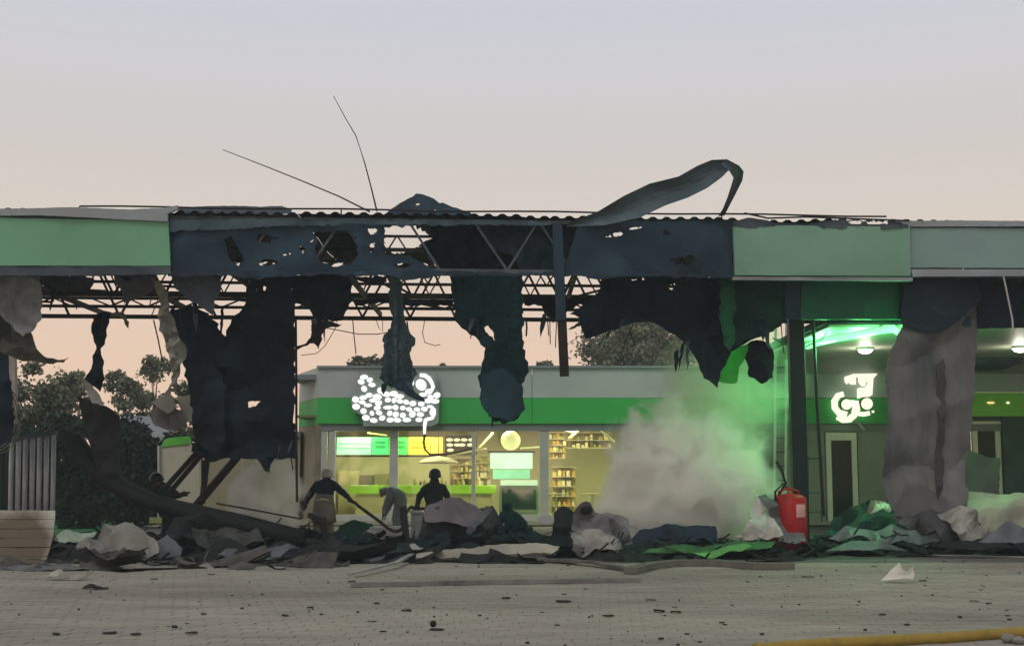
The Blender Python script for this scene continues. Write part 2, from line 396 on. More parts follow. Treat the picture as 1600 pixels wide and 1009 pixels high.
vm = thing('vending_machine', 'vending machine with small lit white and yellow pictures, glimpsed through the smoke edge', 'vending machine', V(1160, 800, 36.8))
def prect(a, b, c, d, Y, t=.06):
    p, q = V(a, d, Y), V(b, c, Y); return MB().box((p.x, Y, p.z), (q.x, Y + t, q.z))
prect(1124, 1190, 698, 825, 37, .6).build('body', M('vm_body', (.22, .23, .2), .5), vm, bevel=.02)
for a, b, c_, cc, ss in ((1128, 1144, 703, (.8, .8, .75), .6), (1149, 1160, 703, (.8, .85, .7), .6), (1163, 1182, 703, (.8, .85, .3), .75)): prect(a, b, c_, c_ + 15, 36.98, .03).build('lit_picture', E('vm_%d' % a, cc, ss, .3, 9), vm)
for x_, y_, k_ in ((1168, 741, .8), (1178, 739, 1.2), (1178, 752, 1.3), (1177, 768, .6)): MB().sphere(V(x_, y_, 36.96), .085 * k_, 12, 8, (1.1, .4, .8)).build('small_light', E('vm_light', (1, .72, .35), 1.5), vm)
# ----- interior, lit
amber = (1.0, .90, .46)
li = E('lamp_panel', amber, 9)
k = 0
for px, wh in ((560, 'over the mint screen'), (660, 'over the orange screen'), (780, 'over the globe lamp'), (900, 'over the round-goods shelf'), (1020, 'behind the smoke')):
    for Y in (39.6, 42.6):
        x = xS(px, Y)
        lt = thing('ceiling_lamp', 'flat yellow ceiling lamp panel %s, %s row' % (wh, 'front' if Y < 41 else 'rear'), 'lamp', (x, Y, 3.1), 'ceiling lamps in the shop')
        MB().box((x - .45, Y - .3, 3.115), (x + .45, Y + .3, 3.148)).build('housing', frame, lt)
        MB().box((x - .4, Y - .25, 3.10), (x + .4, Y + .25, 3.112)).build('diffuser', li, lt)
        L = bpy.data.lights.new('lamp', 'AREA'); L.shape = 'RECTANGLE'; L.size = .8; L.size_y = .5; L.energy = 105; L.color = amber
        lo = bpy.data.objects.new('lamp_light', L); col.objects.link(lo); lo.location = (0, 0, -.02); lo.parent = lt
mb_ = thing('menu_board', 'row of lit menu screens in mint, green, yellow and orange hung behind the shop glass', 'menu board', (xS(600, 40), 40, 2.4))
def prect(a, b, c, d, Y, t=.06):
    p, q = V(a, d, Y), V(b, c, Y); return MB().box((p.x, Y, p.z), (q.x, Y + t, q.z))
for a, b, cc, ss in ((526, 580, (.35, .95, .65), .75), (581, 606, (.08, .85, .25), .8), (607, 637, (.10, .9, .18), .85), (638, 672, (1, .75, .05), .9), (673, 692, (1, .55, .10), .9)):
    s_ = prect(a, b, 683, 710, 40).build('screen', E('screen_%d' % a, cc, ss, .25, 1.5), mb_)
    for q in range(2):
        prect(a + 5, b - 4, 689 + q * 7, 692 + q * 7, 39.98, .012).build('print_line', E('print_%d' % a, tuple(c * .5 + (.3 if a == 526 else 0) for c in cc), .6), s_) if b - a > 23 else None
prect(522, 698, 711, 713.5, 39.95, .1).build('rail', black, mb_)
bw = thing('product_board', 'black board with white product pictures right of the coloured menu screens', 'board', (xS(718, 40), 40, 2.4))
prect(695, 745, 680, 711, 40.02).build('panel', black, bw)
rr = random.Random(5)
for q in range(9):
    cx, cy = 702 + (q % 4) * 11 + rr.uniform(-2, 2), 687 + (q // 4) * 8
    c = V(cx, cy, 39.98); MB().sphere(c, .085, 10, 6, (1.2, .2, .6)).build('product_picture', E('prod_white', (.9, .85, .6), .8), bw)
# tan rear counter wall
cw = thing('tan_partition', 'tan partition wall under the menu screens inside the shop', 'partition', (xS(620, 42), 42, 0))
prect(524, 702, 712, 822, 42, .12).build('panel', tan, cw); prect(528, 560, 735, 820, 41.5, .3).build('cupboard', M('cream_unit', (.5, .47, .3), .6), cw)
prect(585, 607, 740, 770, 41.6, .3).build('cabinet', M('khaki_unit', (.25, .24, .15), .6), cw)
prect(560, 585, 742, 770, 41.7, .2).build('cabinet', M('dark_khaki_unit', (.12, .13, .09), .6), cw)
ct = thing('counter', 'long low counter with bright green top edge inside the shop', 'counter', (xS(640, 40.4), 40.4, 0))
prect(555, 768, 771, 826, 40.4, .6).build('front', M('counter_front', (.35, .34, .22), .6, 0, .1, 3), ct)
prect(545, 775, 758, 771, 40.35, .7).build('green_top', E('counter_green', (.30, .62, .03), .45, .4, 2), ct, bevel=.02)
# display shelf with goods
def shelf(nm, label, a, b, c, d, Y, rows, cols, seed):
    rr = random.Random(seed); t = thing(nm, label, 'shelf', (xS((a + b) / 2, Y), Y, 0))
    prect(a, b, c, d, Y + .5, .04).build('back_panel', M('shelf_back', (.45, .38, .16), .7), t)
    for r in range(rows + 1):
        y = c + (d - c) * r / rows; prect(a, b, y - 1, y, Y, .5).build('shelf_board', M('shelf_board', (.5, .47, .33), .5), t)
    cols_ = [(.6, .5, .2), (.15, .12, .06), (.7, .65, .4), (.5, .3, .08), (.3, .35, .1), (.65, .6, .5)]
    for r in range(rows):
        y1 = c + (d - c) * (r + 1) / rows - 1; hh = (d - c) / rows
        for q in range(cols):
            if rr.random() < .12: continue
            w = (b - a) / cols * rr.uniform(.5, 1.25); x0 = a + (b - a) * (q + rr.uniform(-.1, .2)) / cols; h = hh * rr.uniform(.3, .88)
            cc = rr.choice(cols_)
            prect(x0 + w * .1, x0 + w * .85, y1 - h, y1, Y + .1, .2).build('packet', M('pk%d' % cols_.index(cc), cc, .5, 0, .3, 20), t, bevel=.008)
    return t
shelf('display_shelf', 'yellow-lit display shelf with packets behind the counter, left of the wide screen', 703, 737, 716, 758, 42.3, 4, 6, 1)
shelf('display_shelf', 'yellow-lit display shelf with packets between the thin mullion and the wide screen', 744, 766, 712, 758, 42.3, 4, 4, 2)
shelf('display_shelf', 'shelf of small round goods high up right of the thick mullion', 858, 884, 676, 716, 41, 4, 5, 3)
shelf('display_shelf', 'shelf unit of goods half hidden by the smoke edge', 886, 956, 676, 700, 41.3, 2, 10, 4)
shelf('display_shelf', 'low shelf of goods under the round-goods shelf', 862, 900, 730, 806, 41, 5, 5, 6)
prm = thing('large_screen', 'wide mint green lit screen over the shop counter', 'screen', (xS(800, 41.6), 41.6, 0))
prect(766, 832, 707, 732, 41.6, .08).build('display', E('mint_display', (.55, .95, .75), .85, .2, 1.5), prm)
prect(770, 828, 733, 748, 41.6, .08).build('lower_display', E('mint_display2', (.25, .75, .5), .7, .3, 2), prm)
prect(762, 836, 704, 707, 41.55, .15).build('frame', black, prm)
gp = V(798, 688, 39.4); gb = thing('globe_lamp', 'round glowing yellow globe lamp behind the glass above the wide screen', 'lamp', gp)
MB().sphere(gp, .30, 24, 14).build('globe', E('globe_glow', (.98, .95, .42), 1.0, .15, 5), gb); MB().tube([gp + Vector((0,0,.3)), Vector((gp.x, gp.y, 3.15))], .012).build('cord', black, gb)
up = V(685, 722, 39.6); ul = thing('dome_lamp', 'pale dome lamp shade hanging under the orange menu screen', 'lamp', up)
mb = MB(); mb.tube([up + Vector((0,0,z)) for z in (-.04, .02, .09, .15, .19)], [.62, .60, .48, .28, .05], 24); mb.build('shade', M('shade_pale', (.26, .27, .23), .5), ul, True)
MB().tube([up + Vector((0,0,.18)), Vector((up.x, up.y, 3.15))], .012).build('cord', black, ul)
# teal fridge / glass cabinet
fr = thing('glass_cabinet', 'low pale teal glass-fronted cabinet below the wide screen', 'cabinet', (xS(805, 40.3), 40.3, 0))
prect(780, 842, 758, 828, 40.3, .7).build('body', M('teal_cab', (.16, .28, .24), .4), fr, bevel=.02); prect(784, 838, 764, 800, 40.27, .02).build('front_glass', glass('cab_glass', (.6, .8, .75), .3), fr)
prect(782, 840, 750, 758, 40.25, .75).build('lit_top', E('cab_top', (.6, .9, .7), .6), fr)
cs = thing('broken_ceiling', 'ceiling strips torn loose and slanting under the shop ceiling', 'ceiling strips', (xS(800, 40), 40, 3.1))
for a_, b_, e_ in (((862, 668), (902, 676), 0), ((890, 684), (912, 664), 1), ((575, 676), (604, 680), 1), ((748, 700), (770, 676), 0), ((935, 668), (960, 690), 0), ((700, 712), (760, 700), 0), ((814, 700), (842, 698), 1)):
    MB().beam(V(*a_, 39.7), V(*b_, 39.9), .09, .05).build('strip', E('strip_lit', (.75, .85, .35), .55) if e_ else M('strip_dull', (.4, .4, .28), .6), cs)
bt = thing('bottle_row', 'row of pale bottles standing on the bright green counter top', 'bottles', (xS(700, 40.6), 40.6, 0))
rq = random.Random(12)
for k in range(14):
    x_ = 648 + k * 8.5 + rq.uniform(-2, 2); p = V(x_, 758, 40.6); h_ = rq.uniform(.12, .3)
    MB().tube([p, p + Vector((0, 0, h_ * .7)), p + Vector((0, 0, h_ * .8)), p + Vector((0, 0, h_))], [.045, .045, .02, .018], 8).build('bottle', M('bottle_%d' % (k % 3), ((.6, .55, .35), (.1, .12, .06), (.5, .3, .1))[k % 3], .3), bt)
# tables & chairs inside right bay
for i_, (a, lab) in enumerate(((868, 'left'), (925, 'right'))):
    Yt = 39.8; x = xS(a, Yt); t = thing('cafe_table', 'small cafe table behind the %s of the glass right of the thick mullion' % lab, 'table', (x, Yt, .12))
    MB().tube([(x, Yt, .84), (x, Yt, .88)], .38, 20).build('top', M('tabletop', (.4, .36, .22), .4), t); MB().tube([(x, Yt, .12), (x, Yt, .84)], .035).build('leg', frame, t)

# ----- logo 1: sign of white petals
lg = thing('petal_logo_sign', 'illuminated white sign of many small petals forming a curled bird-like emblem on grey backing', 'sign', V(620, 662, SY - .5))
def Lg(x, y, off=0): return plane(SY - .45)(520 + x / 7.205, 560 + y / 7.205, off)
backing = [(300,180),(470,170),(560,300),(700,330),(860,210),(980,150),(1120,180),(1180,330),(1230,440),(1190,560),(1180,700),(1130,745),(340,745),(330,640),(215,560),(220,440),(300,400),(270,260)]
mb = MB(); mb.prism([plane(SY - .40)(520 + x / 7.205, 560 + y / 7.205) for x, y in [(290,150),(1170,150),(1200,430),(1190,720),(1120,760),(340,760),(335,640),(230,590),(205,470),(290,390)]], Vector((0, .12, 0))); mb.build('backing_panel', M('sign_backing', (.25,.30,.275), .5), lg)
wt = E('sign_white', (.93, .97, .93), 1.0)
blobs = [(350,208,45,28),(318,262,38,32),(415,240,35,28),(440,295,40,28),(352,340,32,38),(408,412,38,30),(342,440,42,28),(255,460,38,40),(330,492,38,24),(262,540,42,38),(395,525,45,24),(345,590,34,36),(372,665,42,36),(460,695,42,30),(440,615,26,30),(515,500,40,34),(500,430,50,36),(540,360,40,40),(600,400,50,32),(620,465,34,32),(690,470,28,34),(520,610,36,28),(555,668,36,32),(640,615,30,34),(620,550,52,24),(705,550,32,34),(708,628,34,36),(645,690,38,32),(725,692,44,28),(685,395,45,35),(750,425,50,28),(755,480,36,28),(825,490,34,30),(788,555,30,30),(788,638,32,34),(833,690,46,28),(858,570,34,28),(895,625,36,42),(900,505,38,34),(948,572,36,26),(995,510,36,30),(985,628,40,30),(970,688,38,28),(1030,568,38,28),(1015,405,42,26),(1098,432,34,30),(1172,412,40,36),(1070,478,46,28),(1150,480,48,30),(993,295,62,68),(1080,370,40,34),(875,270,38,46),(500,555,40,28),(450,470,40,26),(1125,600,36,50)]
for q, (x, y, a, b) in enumerate(blobs):
    poly = []; rr = random.Random(q); ph = rr.uniform(0, 3)
    for t in range(14):
        th = -t / 14 * 2 * math.pi; w = 1 + .08 * math.sin(2 * th + ph)
        poly.append(Lg(x + a * .97 * w * math.cos(th), y + b * .97 * w * math.sin(th)))
    MB().prism(poly, Vector((0, .03, 0))).build('petal', wt, lg)
def stroke(pts, w, f, mat, parent, nm, dy=.03):
    # smooth polyline to ribbon polygon
    L_, R_ = [], []
    for i, (x, y) in enumerate(pts):
        x0, y0 = pts[max(0, i-1)]; x1, y1 = pts[min(len(pts)-1, i+1)]
        dx, dy_ = x1 - x0, y1 - y0; l = math.hypot(dx, dy_) or 1; nx, ny = -dy_/l, dx/l
        ww = w[i] if isinstance(w, (list, tuple)) else w
        L_.append(f(x + nx*ww/2, y + ny*ww/2)); R_.append(f(x - nx*ww/2, y - ny*ww/2))
    mb = MB(); n_ = len(pts)
    for P_, off in ((L_, 0), (R_, 0)): mb.v += P_
    mb.v += [p + Vector((0, dy, 0)) for p in L_ + R_]
    for i in range(n_ - 1):
        mb.f += [(i, i+1, n_+i+1, n_+i), (2*n_+i, 3*n_+i, 3*n_+i+1, 2*n_+i+1), (i, 2*n_+i, 2*n_+i+1, i+1), (n_+i, n_+i+1, 3*n_+i+1, 3*n_+i)]
    mb.f += [(0, n_, 3*n_, 2*n_), (n_-1, 3*n_-1, 4*n_-1, 2*n_-1)]
    return mb.build(nm, mat, parent)
stroke([(978,185),(1035,190),(1085,225),(1115,275),(1130,320),(1105,365)], [40,46,48,42,40,40], Lg, wt, lg, 'curl')
stroke([(1060,540),(1110,540),(1140,575),(1145,620),(1120,670),(1070,680),(1045,690),(1035,740),(1030,850)], [30,36,36,34,36,40,44,40,26], Lg, wt, lg, 'tail')
cab = MB().tube([Lg(1035, 850), V(662, 690, SY - .3), V(664, 702, SY - .3), V(672, 710, SY - .3), V(700, 709, SY - .3), V(738, 700, SY - .25)], .035, 6).build('hanging_cable', M('cable_brown', (.12, .09, .06), .7), lg)

# ----- logo 2
l2 = thing('curly_logo_sign', 'glowing cream sign of curled letter shapes on the shop wall right of the dark column', 'sign', V(1335, 662, SY - .5))
def L2(x, y, off=0): return plane(SY - .35)(1270 + x / 5.045, 480 + y / 5.045, off)
wc = E('sign_cream', (.97, .95, .74), 1.1)
mb = MB(); mb.prism([L2(x, y) for x, y in [(250,548),(320,525),(512,522),(478,560),(470,690),(440,705),(400,705),(352,720),(352,640),(375,632),(412,630),(436,600),(432,545),(424,545),(426,585),(410,620),(385,620),(364,592),(358,548),(340,548),(340,608),(300,608),(288,590),(270,606),(255,590)]], Vector((0,.05,0))); mb.build('letter_top', wc, l2)
stroke([(245,682),(200,695),(172,740),(175,790),(205,828),(270,845)], [42,48,50,50,50,44], L2, wc, l2, 'letter_curl', .05)
stroke([(190,868),(240,888),(290,882),(325,850),(345,800),(345,735)], [30,46,52,52,60,30], L2, wc, l2, 'letter_hook', .05)
for x, y, r_ in ((265, 765, 42), (425, 760, 46)):
    MB().prism([L2(x + (r_+7)*math.cos(-t/9*math.pi) - 5, y + (r_+7)*math.sin(-t/9*math.pi), .012) for t in range(18)], Vector((0,.008,0))).build('dot_rim', M('sign_rim', (.05,.08,.05), .6), l2)
    MB().prism([L2(x + r_*math.cos(-t/9*math.pi), y + r_*math.sin(-t/9*math.pi), .03) for t in range(18)], Vector((0,.015,0))).build('dot', wc, l2)
stroke([(268,752),(320,758),(350,765)], [50,56,50], L2, wc, l2, 'letter_bar', .048)
stroke([(360,838),(405,842),(450,832)], [34,36,36], L2, wc, l2, 'letter_foot', .05)
stroke([(475,812),(478,830)], [16,16], L2, wc, l2, 'speck', .05)
MB().beam(V(1325, 640, SY-.3), V(1350, 672, SY-.3), .08).build('loose_bracket', frame, l2)

# ----- annexe left of the shop and sign board
AY = 39.5
an = thing('annexe', 'low olive annexe wall seen between the burnt cladding and the shop corner', 'building', V(400, 815, AY))
for k in range(6):
    a = 318 + k * 25; p = V(a + .1, 760, AY); q = V(a + 24.9, 760, AY); q.z = zA = V(400, 682, AY).z; MB().box((p.x, AY, 0), (q.x, AY + .12, q.z)).build('wall_panel', wallol, an)
p = V(316, 682, AY); q = V(470, 674, AY); MB().box((p.x, AY - .1, p.z), (q.x, AY + 4, q.z)).build('roof_edge', sgrey2, an)
p = V(316, 812, AY); q = V(318, 682, AY); MB().box((p.x, AY + .15, 0), (p.x + .12, AY + 4, q.z)).build('side_wall', wallol, an)
sb = thing('price_panel', 'blank cream panel with green top edge standing left of the leaning steel struts', 'panel', V(280, 800, 35))
m35 = plane(35)
MB().prism([m35(*p) for p in [(251, 815), (311, 815), (311, 690), (296, 692), (258, 698), (251, 697)]], Vector((0, .25, 0))).build('board', paint, sb)
MB().prism([plane(34.96)(*p) for p in [(252, 698), (296, 693), (293, 681), (262, 684), (256, 688)]], Vector((0, .3, 0))).build('green_edge', M('edge_green', (.10, .42, .06), .5), sb)
MB().beam(m35(249.5, 815), m35(249.5, 696), .05, .27).build('side_trim', frame, sb)

# ------------------------------------------------------------------ trees
def tree(name, label, px, base_py, top_py, wpx, Y, dens=1.0, mat=leaf, seed=1, group=None, lf=.16, conifer=False):
    rr = random.Random(seed); b = V(px, 760, Y); b.z = 0; top = V(px, top_py, Y).z; wid = wpx / F * Y
    t = thing(name, label, 'tree', b, group)
    mb = MB(); th = top * (.8 if not conifer else .9)
    mb.tube([b, b + Vector((.1, 0, th * .4)), b + Vector((-.05, 0, th * .75)), b + Vector((0, 0, th))], [wid * .05, wid * .035, wid * .02, .02], 7)
    cl_ = []
    ncl = int(26 * dens) if not conifer else 30
    cz = V(px, base_py, Y).z
    for k in range(ncl):
        if conifer:
            f = k / ncl; z = cz + (top - cz) * f; rad = wid / 2 * (1 - f) * rr.uniform(.5, 1); a = rr.uniform(0, 6.28)
            c = b + Vector((math.cos(a) * rad, math.sin(a) * rad, z)); cl_.append((c, wid * .18 * (1.2 - f)))
        else:
            a = rr.uniform(0, 6.28); f = rr.random(); e = math.sin(math.pi * min(1, .18 + .75 * f)) ** .7
            rad = wid / 2 * e * math.sqrt(rr.uniform(.1, 1)) * .85
            c = b + Vector((math.cos(a) * rad, math.sin(a) * rad, cz + (top - cz) * (f * .93))); cl_.append((c, wid * rr.uniform(.07, .15)))
            if k % 3 == 0: mb.tube([b + Vector((0, 0, th * rr.uniform(.35, .7))), (b + c) / 2 + Vector((0, 0, th * .3)), c], [wid*.015, wid*.01, .01], 5)
    mb.build('trunk', bark, t)
    cm = MB()
    for c, r in cl_:
        nl = min(420, int(150 * (r / lf) ** 1.5 * .3) + 50)
        for _ in range(nl):
            d = Vector((rr.gauss(0, 1), rr.gauss(0, 1), rr.gauss(0, .75))); d = d * (r / 1.55)
            p = c + d; s_ = lf * rr.uniform(.5, 1.2)
            u = Vector((rr.gauss(0,1), rr.gauss(0,1), rr.gauss(0,1))).normalized() * s_; w = u.cross(Vector((rr.gauss(0,1), rr.gauss(0,1), rr.gauss(0,1)))).normalized() * s_ * .55
            i = len(cm.v); cm.v += [p - u, p + w, p + u, p - w]; cm.f.append((i, i+1, i+2, i+3))
    cm.build('crown', mat, t)
    return t
tree('broad_tree', 'large round tree rising behind the shop roof left of the smoke', 1000, 590, 500, 190, 62, 1.6, leaf, 11, lf=.13)
tree('broad_tree', 'small round tree just over the shop roof beside the petal sign', 575, 600, 549, 78, 58, .9, leaf, 12, lf=.11)
tree('small_tree', 'little tree top over the shop roof left of the hanging beam', 850, 600, 562, 34, 60, .5, leaf, 13)
tree('small_tree', 'thin tuft of tree over the shop roof under the torn dark mass', 690, 600, 566, 22, 60, .35, leaf, 14)
lt = [(60, 690, 566, 130, 44, 'widest dark tree at far left behind the white post'), (120, 690, 572, 60, 52, 'narrow tree just left of the twisted hanging strip'), (182, 690, 575, 70, 50, 'loose tree right of the twisted hanging strip'),
      (240, 690, 546, 80, 54, 'tallest left tree behind the pale torn strip'), (285, 700, 600, 70, 46, 'low tree beside the big burnt cladding bundle'), (-20, 690, 560, 90, 46, 'tree cut by the left frame edge'), (345, 700, 640, 90, 48, 'low tree mostly behind the burnt cladding bundle')]
for i, (px, bp_, tp, w, Y, lb) in enumerate(lt):
    tree('bushy_tree', lb, px, bp_, tp, w, Y, .85, leaf, 30 + i, 'trees behind the forecourt', .10)
# dark hedge-like trees lower
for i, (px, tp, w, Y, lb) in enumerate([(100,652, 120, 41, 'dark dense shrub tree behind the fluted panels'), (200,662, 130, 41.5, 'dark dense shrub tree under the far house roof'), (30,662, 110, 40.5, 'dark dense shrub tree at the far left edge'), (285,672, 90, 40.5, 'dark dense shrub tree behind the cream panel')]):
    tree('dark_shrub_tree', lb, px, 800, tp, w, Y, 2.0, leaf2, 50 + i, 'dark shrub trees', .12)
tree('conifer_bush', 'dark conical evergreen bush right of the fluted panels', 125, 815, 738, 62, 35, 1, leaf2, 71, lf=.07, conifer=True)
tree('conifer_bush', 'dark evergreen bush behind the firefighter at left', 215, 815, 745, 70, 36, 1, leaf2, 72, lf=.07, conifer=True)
fh = thing('far_house', 'dark low house roof seen between the trees at left', 'house', V(215, 760, 43))
p = V(180, 690, 43); q = V(250, 668, 43)
MB().box((p.x, 43, 0), (q.x, 46, p.z)).build('wall', M('dull_wall', (.09, .10, .10), .8), fh); MB().prism([(p.x - .2, 42.8, p.z), (q.x + .2, 42.8, p.z), (q.x + .2, 44.5, q.z + .3), (p.x - .2, 44.5, q.z + .3)], Vector((0, .05, .15))).build('roof', sgrey2, fh)
bw_ = MB().box((V(-60, 700, 40.3).x, 42.2, 0), (V(300, 700, 40.3).x, 42.4, 1.9)).build('garden_wall', M('dark_wall', (.03, .04, .035), .9)); tag(bw_, 'dark low wall running behind the bushes at left', 'wall')

# ------------------------------------------------------------------ the burnt canopy
can = thing('fuel_canopy', 'wrecked fuel station canopy with burnt lattice trusses and torn hanging cladding', 'canopy', (0, CY, 0))
zt = CF()(800, 341).z; zb = CF()(800, 427).z
UL, UR, DEP = -12.5, 13.0, 6.5
# holes (picture outlines) where sky shows through deck and burnt fascia
holes = [[(600,356),(625,350),(645,350),(662,362),(677,372),(655,384),(640,393),(622,396),(601,394)],
         [(575,358),(590,356),(589,363),(578,370)], [(578,380),(586,379),(585,394),(579,394)],
         [(439,398),(455,395),(456,398),(442,400)], [(470,382),(478,390),(474,397),(468,390)], [(482,378),(490,373),(488,379)],
         [(941,372),(960,364),(975,362),(970,369),(950,372)], [(981,357),(1004,354),(1000,358),(983,360)],
         [(650,318),(656,318),(655,321),(650,321)], [(773,393),(784,393),(783,396),(774,396)], [(1325,345),(1345,343),(1350,350),(1330,352)], [(1352,346),(1385,345),(1390,351),(1356,352)]]
extra = []
rr = random.Random(9)
for k in range(26):
    x = rr.choice([rr.uniform(130, 200), rr.uniform(380, 470), rr.uniform(820, 940), rr.uniform(990, 1060)]); y = rr.uniform(426, 440) if x < 200 or x > 800 else rr.uniform(428, 436)
# roof deck: corrugated sheets laid across, each a part
def inhole(p):
    x, y = proj(p); return any(inpoly(x, y, h) for h in holes)
per = .26; u = UL; sheets = 12; sw = (UR - UL) / sheets
for s_ in range(sheets):
    mb = MB(); u0 = UL + s_ * sw; nu = int(sw / (per / 4)); nd = 46
    dz = rr.uniform(-.01, .01)
    idx = {}
    for i in range(nu + 1):
        uu = u0 + sw * i / nu; ph = (uu / per) % 1; zz = .045 if ph < .5 else 0
        for j in range(nd + 1):
            d = -.05 + (DEP + .1) * j / nd
            droop = .10 * noise.noise(Vector((uu * .5, d * .4, 2)))
            idx[i, j] = len(mb.v); mb.v.append(CP(uu, d, zt + .02 + zz + dz + min(droop, 0.0)))
    for i in range(nu):
        for j in range(nd):
            q = [idx[i, j], idx[i+1, j], idx[i+1, j+1], idx[i, j+1]]
            c = sum((mb.v[k] for k in q), Vector()) / 4
            if inhole(c): continue
            pc = proj(c)
            # torn rear strip shows slits of sky
            if j > nd - 7 and noise.noise(Vector((c.x * 3.1, c.y * 2.0, 5))) > .08: continue
            mb.f.append(tuple(q))
    mb.build('roof_sheet', charb if s_ % 2 else char, can)
# top rail
rl = MB(); rz = CF()(800, 331).z
rl.tube([CP(-8.0 + k * .8, -.02, rz + .012 * math.sin(k * 1.3)) for k in range(0, 20)], .018, 6)
for k in range(0, 20, 3): rl.tube([CP(-8.0 + k * .8, -.02, zt), CP(-8.0 + k * .8, -.02, rz)], .014, 6)
rl.build('roof_rail', steel, can)
# trusses
def truss(d, z0, z1, spacing, w, mat, u0=UL, u1=UR, cut=(), x2=False):
    t = MB(); t.beam(CP(u0, d, z0), CP(u1, d, z0), w, w * 1.1); t.beam(CP(u0, d, z1), CP(u1, d, z1), w, w)
    tr = t.build('truss', mat, can)
    u = u0; up_ = True
    while u < u1 - spacing:
        a = CP(u, d, z0 if up_ else z1); b = CP(u + spacing, d, z1 if up_ else z0)
        j = rr.uniform(-.04, .04); b.x += j
        mid = proj((a + b) / 2)[0]
        if rr.random() > .07: MB().beam(a, b, w * .6).build('brace', mat, tr)
        u += spacing; up_ = not up_
    return tr
truss(0.12, zb + .05, zt - .05, .62, .07, steelg)
truss(1.7, zb + .02, zt - .06, .60, .05, steel)
truss(3.3, zb - .02, zt - .06, .52, .075, steel)
truss(4.9, zb + .25, zt - .06, .38, .05, steel)
truss(6.4, CF(6.4)(800, 499).z, zt - .06, .56, .085, steel)
truss(5.6, CF(6.4)(800, 490).z, CF(5.6)(800, 471).z, .42, .06, steel)
# cross beams
for k in range(12):
    u = UL + .8 + k * 2.15
    t = MB(); t.beam(CP(u, .1, zb), CP(u, 6.4, zb - .03), .07, .1); t.beam(CP(u, .1, zt - .1), CP(u, 6.4, zt - .1), .06, .08); t.build('cross_beam', steel, can)
# small ceiling laths under the trusses
for k in range(34):
    u = rr.uniform(UL, UR); d = rr.uniform(2.5, 6); L_ = rr.uniform(.5, 1.6); a = rr.uniform(-.5, .5)
    p = CP(u, d, zb + rr.uniform(-.05, .6)); MB().beam(p, p + Vector((L_ * math.cos(a), L_ * math.sin(a) * .4, rr.uniform(-.35, .35))), .03, .05).build('bent_lath', steel, can)
# fascia: intact parts
f0 = CF(-.12)
def fpanel(name, P, mat, d=-.12, t=.1, parent=can, lab=None, amp=.01, step=18):
    o = sheet(name, P, CF(d), mat, parent, jag=.25, amp=amp, step=step, thick=t, fs=90); 
    if lab: o['label'] = lab
    return o
for a, b in ((-110, 263),):
    ty = lambda x: 338 + max(0, (x - 60)) * .035
    fpanel('fascia_panel', [(a, ty(a)), (b, ty(b)), (b + (.5 if b < 200 else 3), 415), (a, 415)], fgreen, lab='flat green fascia panel, unburnt')
sheet('fascia_top_flashing', [(-110, 327), (60, 325), (110, 324), (200, 327), (255, 325), (278, 321), (278, 327), (262, 334), (262, 346), (160, 341), (60, 336), (-110, 337)], CF(-.2), flash, can, amp=.02, jag=.3, thick=.08, fs=80)
sheet('fascia_bottom_flashing', [(-110, 416), (266, 416), (268, 428), (190, 430), (-110, 431)], CF(-.1), sootgrey, can, amp=.02, jag=.6, thick=.1)
for a, b in ((1146, 1421),):
    tl = lambda x: 352 + (x - 1146) * .010
    fpanel('fascia_panel', [(a, tl(a)), (b, tl(b)), (b + (2 if b > 1400 else 0), 431), (a + (2 if a < 1200 else 0), 430 + (a - 1146) * .007)], fgreenp, amp=.03, lab='dusty pale green fascia panel, slightly bent')
for a, b in ((1423, 1720),): fpanel('fascia_panel', [(a, 356), (b, 357), (b, 419), (a, 418)], fteal, -.05, lab='grey-teal fascia panel with flashings, unburnt')
sheet('fascia_top_flashing', [(1400, 345), (1500, 344.5), (1720, 346), (1720, 353.5), (1425, 354), (1405, 350)], CF(-.1), flash, can, amp=.01, jag=.2, thick=.1)
sheet('fascia_bottom_flashing', [(1424, 420.5), (1720, 421), (1720, 431), (1426, 432)], CF(-.1), flash, can, amp=.01, jag=.2, thick=.12)
sheet('fascia_bottom_flashing', [(1144, 432), (1426, 433.5), (1426, 439), (1144, 437)], CF(-.08), flash, can, amp=.01, jag=.2, thick=.1)
sheet('torn_flashing', [(1146, 345), (1175, 340), (1215, 348), (1255, 352), (1300, 345), (1330, 343), (1400, 347), (1418, 351), (1419, 358), (1300, 356), (1146, 354)], CF(-.14), sootgrey, can, holes=[[(1325,345),(1345,344),(1350,349),(1330,351)], [(1354,346),(1385,346),(1388,350),(1358,351)]], amp=.04, step=6)
MB().tube([CF(-.2)(1163, 333), CF(-.2)(1200, 341), CF(-.2)(1260, 339), CF(-.2)(1420, 345)], .018, 6).build('bent_rod', steel, can)
